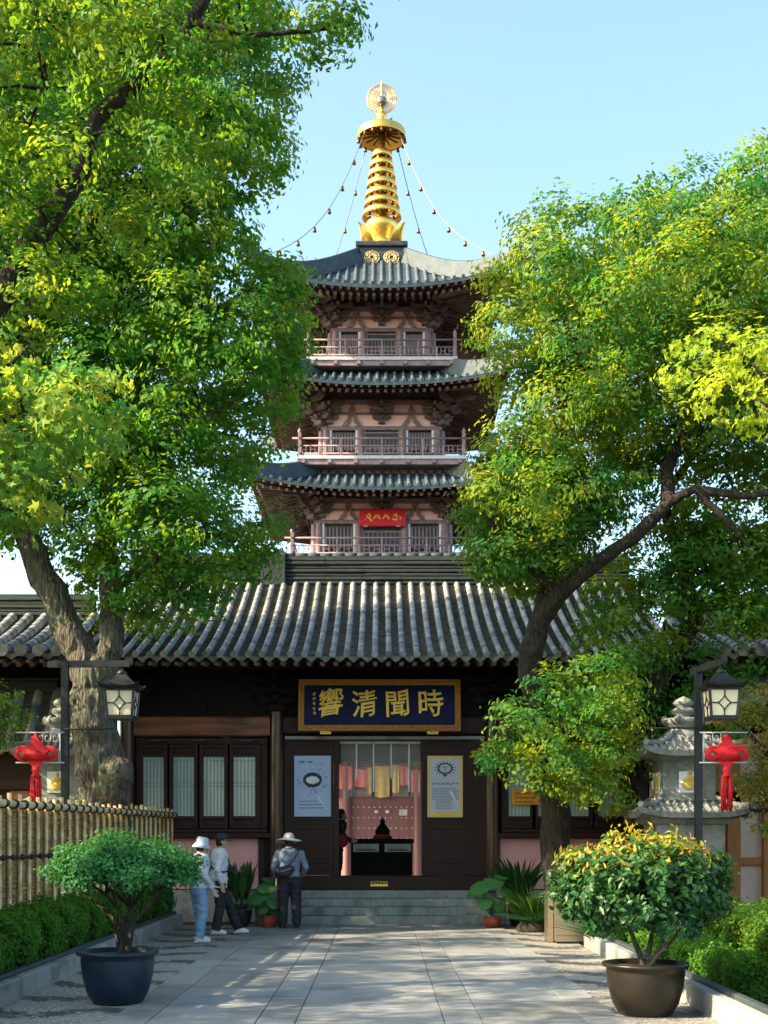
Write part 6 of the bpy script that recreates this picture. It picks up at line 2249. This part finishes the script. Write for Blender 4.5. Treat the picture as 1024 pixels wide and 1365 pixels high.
# man in the cap, mid-stride to the right
J = dict(head=(0, .07, 1.565), neck=(0, .02, 1.44), face=(0.10, 1, -.10), torso=body_torso((0, 0, .92), (0, .02), 1.10), pelvis=(0, 0, .92), hem=.80,
    shL=(-.205, .02, 1.36), elL=(-.25, -.06, 1.10), wrL=(-.24, .08, .88), haL=(.05, .25, -1), thL=(.2, 1, .2),
    shR=(.205, .02, 1.36), elR=(.25, -.06, 1.10), wrR=(.23, .02, .86), haR=(0, .15, -1), thR=(-.2, 1, .2),
    hipL=(-.085, 0, .90), knL=(-.09, .20, .50), anL=(-.08, .36, .085), hipR=(.085, 0, .90), knR=(.09, .02, .49), anR=(.09, -.06, .085), legw=1.10)
X2, Y2 = flat_xy(291, 21.5)
person('person in a navy cap, pale shirt and black trousers stepping to the right', (X2, Y2, .004), R(-72), J, dict(legs='black_trousers', top='shirt', shoe='shoe', hat=('cap', 'capnavy', 0)))
m = MB(); m.ball((.06, .19, 1.12), .062, 12, (.9, .6, 1.25)); m.tube([(.06, .21, 1.12), (.06, .28, 1.12)], [.04, .036], 12)
s_ = MB(); s_.tube([(.08, .18, 1.17), (.02, .165, 1.30), (-.09, .11, 1.425), (-.125, .02, 1.455), (-.12, -.10, 1.40), (0, -.16, 1.25), (.14, -.12, 1.12), (.19, .06, 1.06), (.10, .175, 1.08)], .014, 6)
carried('camera', 'black camera on a strap at the chest of the person in the cap', 'camera', (X2, Y2, .004), R(-72), [('camera_body', m, 'bagcloth'), ('strap', s_, 'bagcloth')])

# visitor in jeans with a bucket hat and a small backpack
J = dict(head=(0, .07, 1.49), neck=(0, .01, 1.37), face=(.05, 1, -.30), torso=body_torso((0, 0, .87), (0, .03), 1.05), pelvis=(0, 0, .87), hem=.86,
    shL=(-.185, .01, 1.30), elL=(-.23, -.02, 1.06), wrL=(-.20, .14, .90), haL=(.2, .7, -.6), thL=(.4, .2, 1),
    shR=(.185, .01, 1.30), elR=(.235, .0, 1.05), wrR=(.225, .14, .84), haR=(0, .45, -.9), thR=(-.3, 1, .3),
    hipL=(-.085, 0, .85), knL=(-.09, .05, .46), anL=(-.095, .06, .085), hipR=(.085, 0, .85), knR=(.10, .02, .46), anR=(.10, -.04, .085), legw=1.05, hattilt=-10)
X1, Y1 = flat_xy(265, 19.9)
person('person in blue jeans and a pale bucket hat beside the left kerb', (X1, Y1, .004), R(-58), J, dict(legs='jeans', top='jacket', shoe='shoe', hat=('bucket', 'hatblue', .155)))
m = MB(); m.loft([(0, -.215, .93, .13, .07), (0, -.225, .98, .15, .09), (0, -.225, 1.14, .15, .09), (0, -.205, 1.26, .12, .06)], 16); m.loft([(0, -.30, .96, .10, .04), (0, -.31, 1.06, .10, .04)], 12)
s_ = MB()
for s in (-1, 1): s_.tube([(s * .10, -.18, 1.24), (s * .125, -.06, 1.385), (s * .12, .08, 1.34), (s * .13, .155, 1.2), (s * .17, .06, 1.04), (s * .14, -.14, .98)], .016, 6)
carried('backpack', 'grey backpack worn by the person in blue jeans', 'bag', (X1, Y1, .004), R(-58), [('pack', remesh(m, .012, 4), 'greybag'), ('strap', s_, 'bagcloth')])
m = MB(); m.bbox(.205, .218, .17, .245, .70, .84, .004)
carried('phone', 'dark phone held low by the person in blue jeans', 'phone', (X1, Y1, .004), R(-58), [('phone_case', m, 'bagcloth')])
# person just inside the doorway
J = dict(head=(0, .12, 1.49), neck=(0, .04, 1.38), face=(0, 1, -.4), torso=body_torso((0, -.02, .87), (0, .10), 1.1), pelvis=(0, -.02, .87), hem=.74,
    shL=(-.19, .06, 1.30), elL=(-.24, .06, 1.05), wrL=(-.18, .26, .98), haL=(.3, 1, -.1), thL=(.3, 0, 1),
    shR=(.19, .06, 1.30), elR=(.24, .06, 1.05), wrR=(.18, .26, .96), haR=(-.3, 1, -.1), thR=(-.3, 0, 1),
    hipL=(-.085, 0, .85), knL=(-.09, .02, .46), anL=(-.095, 0, .085), hipR=(.085, 0, .85), knR=(.09, .02, .46), anR=(.095, -.04, .085), legw=1.05)
person('person in dark clothes half hidden inside the doorway', ((449 - VX) * 27.0 / F, 27.0, .602), R(-70), J, dict(legs='black_trousers', top='bagcloth', shoe='shoeblack', hat=None), None)
m = MB(); m.ball((.23, .06, .98), .14, 14, (.5, .9, 1.2))
carried('red_shoulder_bag', 'red shoulder bag carried by the person inside the doorway', 'bag', ((449 - VX) * 27.0 / F, 27.0, .602), R(-70), [('pouch', remesh(m, .014, 2), 'redcloth')])

# ================================================================ TREES
def px_path(pts, radpx):
    return [P(a, b, c) for a, b, c in pts], [r_ * pts[i][2] / F for i, r_ in enumerate(radpx)]
def clear_of_roof(cl, ymax=22.4, zlim=8.3):
    out = []
    for c, r_ in cl:
        if c.z < zlim and c.y + r_ > 23.0: c = Vector((c.x, min(c.y, 22.9 - r_ * .8), c.z))
        out.append((c, r_))
    return out
gpy = lambda Y: HY + H * F / Y
# --- left big tree
polyA = [(-330, -260), (100, -330), (300, -180), (392, 20), (398, 110), (390, 165), (388, 232), (356, 258), (346, 330), (374, 342), (400, 352), (410, 410), (406, 470), (398, 520), (390, 598), (345, 628), (338, 660), (384, 690), (378, 735), (352, 768), (296, 812), (235, 848), (165, 852), (128, 832), (98, 770), (60, 735), (-40, 742), (-330, 700)]
clA = clear_of_roof(fill_crown(polyA, 21.5, 2.1, 47, 38, 66, 1))
limbsA = [px_path([(134, gpy(21.1) + 6, 21.1), (136, 1120, 21.1), (137, 1060, 21.1), (134, 1010, 21.1), (124, 950, 21.1), (124, 905, 21.1), (108, 868, 21.1), (78, 808, 21.1), (50, 752, 21.2), (32, 700, 21.2), (20, 620, 21.3), (30, 500, 21.4), (90, 380, 21.2), (140, 240, 21), (160, 60, 21)], [35, 33, 32, 31, 28, 26, 21, 19, 17, 15, 13, 11, 9, 7, 4]),
          px_path([(126, 940, 21.1), (140, 890, 21.1), (149, 850, 21.1), (146, 790, 21.2), (142, 720, 21.3), (145, 640, 21.4), (165, 560, 21.6), (205, 470, 21.4), (240, 360, 21.2), (260, 240, 21), (280, 120, 20.8)], [22, 18, 16, 13.5, 11, 10, 9, 8, 7, 5, 3]),
          px_path([(145, 640, 21.8), (200, 600, 21.2), (270, 560, 20.8), (330, 520, 20.6)], [8, 7, 5, 3]),
          px_path([(146, 790, 21.2), (210, 740, 21.1), (280, 715, 21.2), (340, 705, 21)], [8, 6, 4, 2]),
          px_path([(205, 470, 21.4), (280, 420, 21.6), (350, 380, 21.4)], [6, 5, 3]),
          px_path([(20, 620, 21.6), (-80, 480, 22), (-160, 300, 22.4), (-200, 100, 22.4)], [11, 9, 7, 4])]
def burl(tb):
    for px, py, r_, y in ((152, 1035, 25, 20.85), (160, 1028, 17, 20.7), (146, 1052, 24, 20.9), (122, 1085, 28, 21.0), (108, 930, 15, 20.95), (128, 900, 30, 21.1)):
        tb.ball(P(px, py, y), r_ * y / F, 16, (1, .9, 1.1))
    c = P(150, 1030, 20.65)
    tb.lathe([(.16, 0), (.20, .03), (.17, .05)], (c.x, c.y, c.z), 16)
make_tree('broadleaf_tree', 'great old tree with a burled forked trunk behind the bamboo fence at left', limbsA, clA, 'leafA', 'bark', .115, .062, 1320, extra=burl, tuft=.13, voxel=.022)
# --- overhanging tree at upper left
polyB = [(-400, -260), (330, -330), (520, -90), (530, 20), (512, 62), (462, 88), (412, 96), (350, 70), (322, 140), (300, 250), (210, 330), (120, 420), (-60, 470), (-400, 420)]
clB = fill_crown(polyB, 15.2, 1.3, 92, 30, 55, 2)
limbsB = [px_path([(-330, gpy(15) + 6, 15), (-300, 1100, 15), (-230, 820, 15), (-120, 600, 15), (-15, 425, 15), (40, 330, 15), (108, 228, 15), (126, 160, 15), (185, 110, 15), (240, 55, 15), (268, 8, 15), (310, -80, 15), (360, -200, 15)], [34, 30, 26, 22, 17, 15, 13, 11, 10, 8, 8, 6, 4]),
          px_path([(255, 30, 15), (300, 38, 14.9), (345, 46, 14.8), (412, 42, 14.8), (480, 30, 14.8)], [5, 4, 3.4, 2.6, 1.6]),
          px_path([(-120, 600, 15), (-200, 380, 15.4), (-220, 120, 15.8)], [15, 11, 5]),
          px_path([(108, 228, 15), (60, 120, 15.4), (40, -40, 15.6)], [9, 7, 3])]
make_tree('broadleaf_tree', 'overhanging tree whose dark limb crosses the upper left corner', limbsB, clB, 'leafB', 'darkbark', .092, .052, 1800, tuft=.11, voxel=.022)
# --- near maple branch at left
polyC = [(-220, 420), (20, 432), (60, 470), (120, 478), (172, 512), (174, 565), (150, 612), (112, 632), (98, 682), (62, 738), (10, 722), (-220, 770)]
clC = fill_crown(polyC, 12.6, .8, 62, 26, 44, 3)
limbsC = [px_path([(-260, gpy(12.8) + 6, 12.8), (-250, 1000, 12.8), (-210, 760, 12.8), (-120, 640, 12.7), (-20, 570, 12.6), (60, 545, 12.6), (110, 520, 12.6)], [20, 17, 14, 9, 6, 4, 2]),
          px_path([(-120, 640, 12.7), (-40, 660, 12.5), (40, 690, 12.4)], [6, 4, 2]), px_path([(-60, 590, 12.7), (0, 500, 12.6), (40, 460, 12.5)], [5, 3, 2])]
make_tree('maple_tree', 'large leaved bright green maple reaching in from the left edge', limbsC, clC, 'leafC', 'darkbark', .130, .108, 780, kind='maple', tuft=.2, voxel=.02, per=12, droop=.8)
# --- right big tree
polyD = [(606, 690), (618, 645), (645, 592), (668, 560), (652, 500), (636, 432), (640, 365), (672, 318), (692, 280), (718, 254), (760, 252), (792, 270), (850, 230), (905, 214), (960, 216), (1010, 192), (1100, 150), (1340, 230), (1380, 520), (1320, 690), (1050, 690), (960, 645), (890, 640), (820, 708), (760, 775), (700, 808), (662, 792), (626, 755)]
clD = clear_of_roof(fill_crown(polyD, 21.4, 2.4, 52, 38, 70, 4))
polyG = [(770, 830), (800, 790), (870, 730), (930, 690), (1020, 690), (1200, 720), (1220, 850), (1010, 862), (935, 848), (880, 905), (820, 880), (770, 880)]
clD += clear_of_roof(fill_crown(polyG, 22.1, .9, 52, 30, 46, 6))
polyH = [(678, 918), (728, 892), (790, 868), (838, 872), (866, 900), (862, 950), (846, 990), (838, 1040), (840, 1080), (815, 1096), (782, 1072), (742, 1066), (692, 1046), (652, 1030), (622, 992), (652, 982), (662, 945)]
clD += clear_of_roof(fill_crown([(890, 640), (960, 650), (1080, 640), (1180, 700), (1100, 780), (930, 770), (890, 700)], 22.3, .6, 60, 30, 46, 15))
clD += clear_of_roof(fill_crown([(606, 690), (645, 600), (700, 572), (800, 600), (836, 670), (760, 768), (700, 805), (650, 786)], 21.7, 1.3, 44, 30, 52, 25))
clD += clear_of_roof(fill_crown([(775, 760), (850, 690), (930, 640), (960, 740), (900, 800), (800, 830)], 22.5, .4, 52, 28, 42, 26))
clD += fill_crown(polyH, 20.9, 1.0, 46, 24, 44, 5)
limbsD = [px_path([(752, gpy(22) + 6, 22), (748, 1180, 22), (742, 1090, 22), (730, 1000, 21.9), (716, 930, 21.8), (708, 880, 21.7), (718, 830, 21.5), (745, 792, 21.2), (800, 748, 20.8), (850, 712, 20.4), (893, 668, 20.2), (925, 652, 20), (1000, 662, 19.8), (1080, 640, 19.8), (1160, 560, 20)], [27, 22, 19, 18, 17, 16, 14, 12, 9.5, 8.5, 7.5, 5.5, 5, 4, 2.5]),
          px_path([(893, 668, 20.2), (888, 630, 20.6), (905, 590, 21), (940, 500, 21.4), (960, 380, 21.6), (950, 280, 21.8)], [9, 8, 7, 6, 4, 2]),
          px_path([(718, 830, 21.5), (740, 740, 21.6), (742, 640, 21.7), (752, 560, 21.4), (748, 500, 21.2), (735, 400, 21.4), (745, 320, 21.6)], [11, 9, 8, 8, 6, 4, 2]),
          px_path([(752, 545, 21.3), (768, 490, 21.2), (800, 420, 21.4), (850, 330, 21.6)], [6, 6, 4, 2]),
          px_path([(745, 792, 21.2), (690, 740, 21), (650, 690, 21)], [6, 5, 3]),
          px_path([(930, 655, 20), (965, 690, 19.9), (1000, 730, 20)], [4, 4, 2]),
          px_path([(730, 1000, 21.9), (770, 960, 21.4), (830, 930, 21)], [8, 6, 3]), px_path([(725, 980, 21.9), (700, 985, 21.3), (660, 990, 21)], [6, 4, 2])]
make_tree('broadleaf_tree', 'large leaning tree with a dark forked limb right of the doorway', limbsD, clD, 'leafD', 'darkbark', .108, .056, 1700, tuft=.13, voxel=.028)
# --- slender second tree behind it
limbsG = [px_path([(842, gpy(22.6) + 5, 22.6), (846, 1100, 22.6), (858, 960, 22.6), (876, 900, 22.5), (908, 862, 22.4), (928, 822, 22.3), (915, 770, 22.2), (892, 700, 22.2), (886, 660, 22.2), (960, 560, 22.6)], [14, 13, 13, 13, 12, 10, 9, 7, 6, 3])]
clG = clear_of_roof(fill_crown([(860, 780), (900, 710), (960, 680), (1060, 700), (1080, 800), (1010, 850), (950, 830), (900, 830)], 22.0, .6, 60, 26, 40, 16))
clG += clear_of_roof(fill_crown([(770, 880), (900, 850), (1000, 850), (1012, 960), (960, 1000), (880, 1030), (800, 1060), (770, 1000)], 22.7, .4, 52, 26, 42, 17))
make_tree('broadleaf_tree', 'slender dark crooked trunk behind the stone lantern at right', limbsG, clG, 'leafA', 'darkbark', .125, .066, 1300, voxel=.025)
# --- golden branch at the right edge
polyE = [(888, 470), (905, 432), (950, 424), (1000, 445), (1090, 440), (1240, 480), (1240, 610), (1030, 590), (960, 562), (905, 548), (884, 510)]
clE = fill_crown(polyE, 13, .6, 60, 22, 36, 7)
limbsE = [px_path([(1310, gpy(13) + 6, 13), (1300, 1000, 13), (1260, 720, 13), (1160, 600, 13), (1024, 545, 13), (960, 505, 13), (910, 490, 13)], [20, 16, 13, 8, 4, 2.5, 1.2]), px_path([(1060, 560, 13), (1000, 480, 13), (950, 450, 13)], [3, 2, 1])]
make_tree('maple_tree', 'golden leaved branch of a maple reaching in from the right edge', limbsE, clE, 'leafE', 'darkbark', .085, .07, 950, kind='maple', tuft=.18, voxel=.02, per=10, droop=.8)
# --- layered bronze maple at the right edge
polyF = [(948, 962), (940, 938), (985, 912), (1060, 896), (1200, 900), (1230, 1100), (1120, 1150), (1040, 1130), (1002, 1112), (985, 1070), (958, 1052), (985, 1010)]
clF = fill_crown(polyF, 19.9, .8, 46, 20, 36, 8)
limbsF = [px_path([(1100, gpy(19.9) + 6, 19.9), (1096, 1160, 19.9), (1080, 1080, 19.9), (1040, 1020, 19.8), (990, 970, 19.8)], [12, 10, 8, 5, 2]), px_path([(1080, 1080, 19.9), (1120, 980, 19.9), (1130, 930, 19.9)], [6, 4, 2]), px_path([(1080, 1080, 19.9), (1030, 1080, 19.8), (1000, 1080, 19.7)], [5, 3, 2])]
make_tree('maple_tree', 'bronze green layered maple beside the right lamp post', limbsF, clF, 'leafF', 'darkbark', .07, .06, 1900, kind='maple', tuft=.12, voxel=.02, flat=.4, droop=.2)
# --- light green shrub at left edge
polyI = [(-120, 900), (0, 905), (28, 925), (40, 955), (30, 985), (5, 1005), (-120, 1010)]
clI = fill_crown(polyI, 17.5, .5, 40, 18, 32, 9)
make_tree('small_tree', 'feathery light green small tree at the left edge behind the fence', [px_path([(-60, gpy(17.5) + 5, 17.5), (-58, 1120, 17.5), (-50, 1020, 17.5), (-30, 960, 17.5)], [8, 7, 6, 3])], clI, 'leafhedgesun', 'darkbark', .07, .03, 2400, voxel=.02)

# --- unseen tree added beyond the left edge to shade path and people
rs = random.Random(77)
clS = []
while len(clS) < 128:
    c = Vector((rs.uniform(-11.5, -7.7), rs.uniform(5.5, 21.4), rs.uniform(3.4, 7.3)))
    r_ = rs.uniform(.55, .9)
    if all((c - q).length > .8 for q, s_ in clS): clS.append((c, r_))
limbsS = [([Vector((-9.5, 8 + 6 * 0, -.05)), Vector((-9.4, 8.2, 1.6)), Vector((-9.6, 8.6, 3.0)), Vector((-9.2, 9.5, 4.6)), Vector((-9, 10.5, 6.0))], [.22, .18, .15, .10, .05]),
          ([Vector((-9.6, 8.6, 3.0)), Vector((-9.8, 6.8, 4.4)), Vector((-9.7, 5, 5.6))], [.12, .09, .04]),
          ([Vector((-9.5, 8.4, 2.4)), Vector((-9.9, 11.5, 3.6)), Vector((-10, 14.5, 5.0)), Vector((-10, 16, 5.6))], [.13, .11, .08, .04])]
make_tree('small_tree', 'unseen spreading tree added outside the left edge to shade the path', limbsS, clS, 'leafA', 'bark', .12, .066, 800, tuft=.15, voxel=.03)
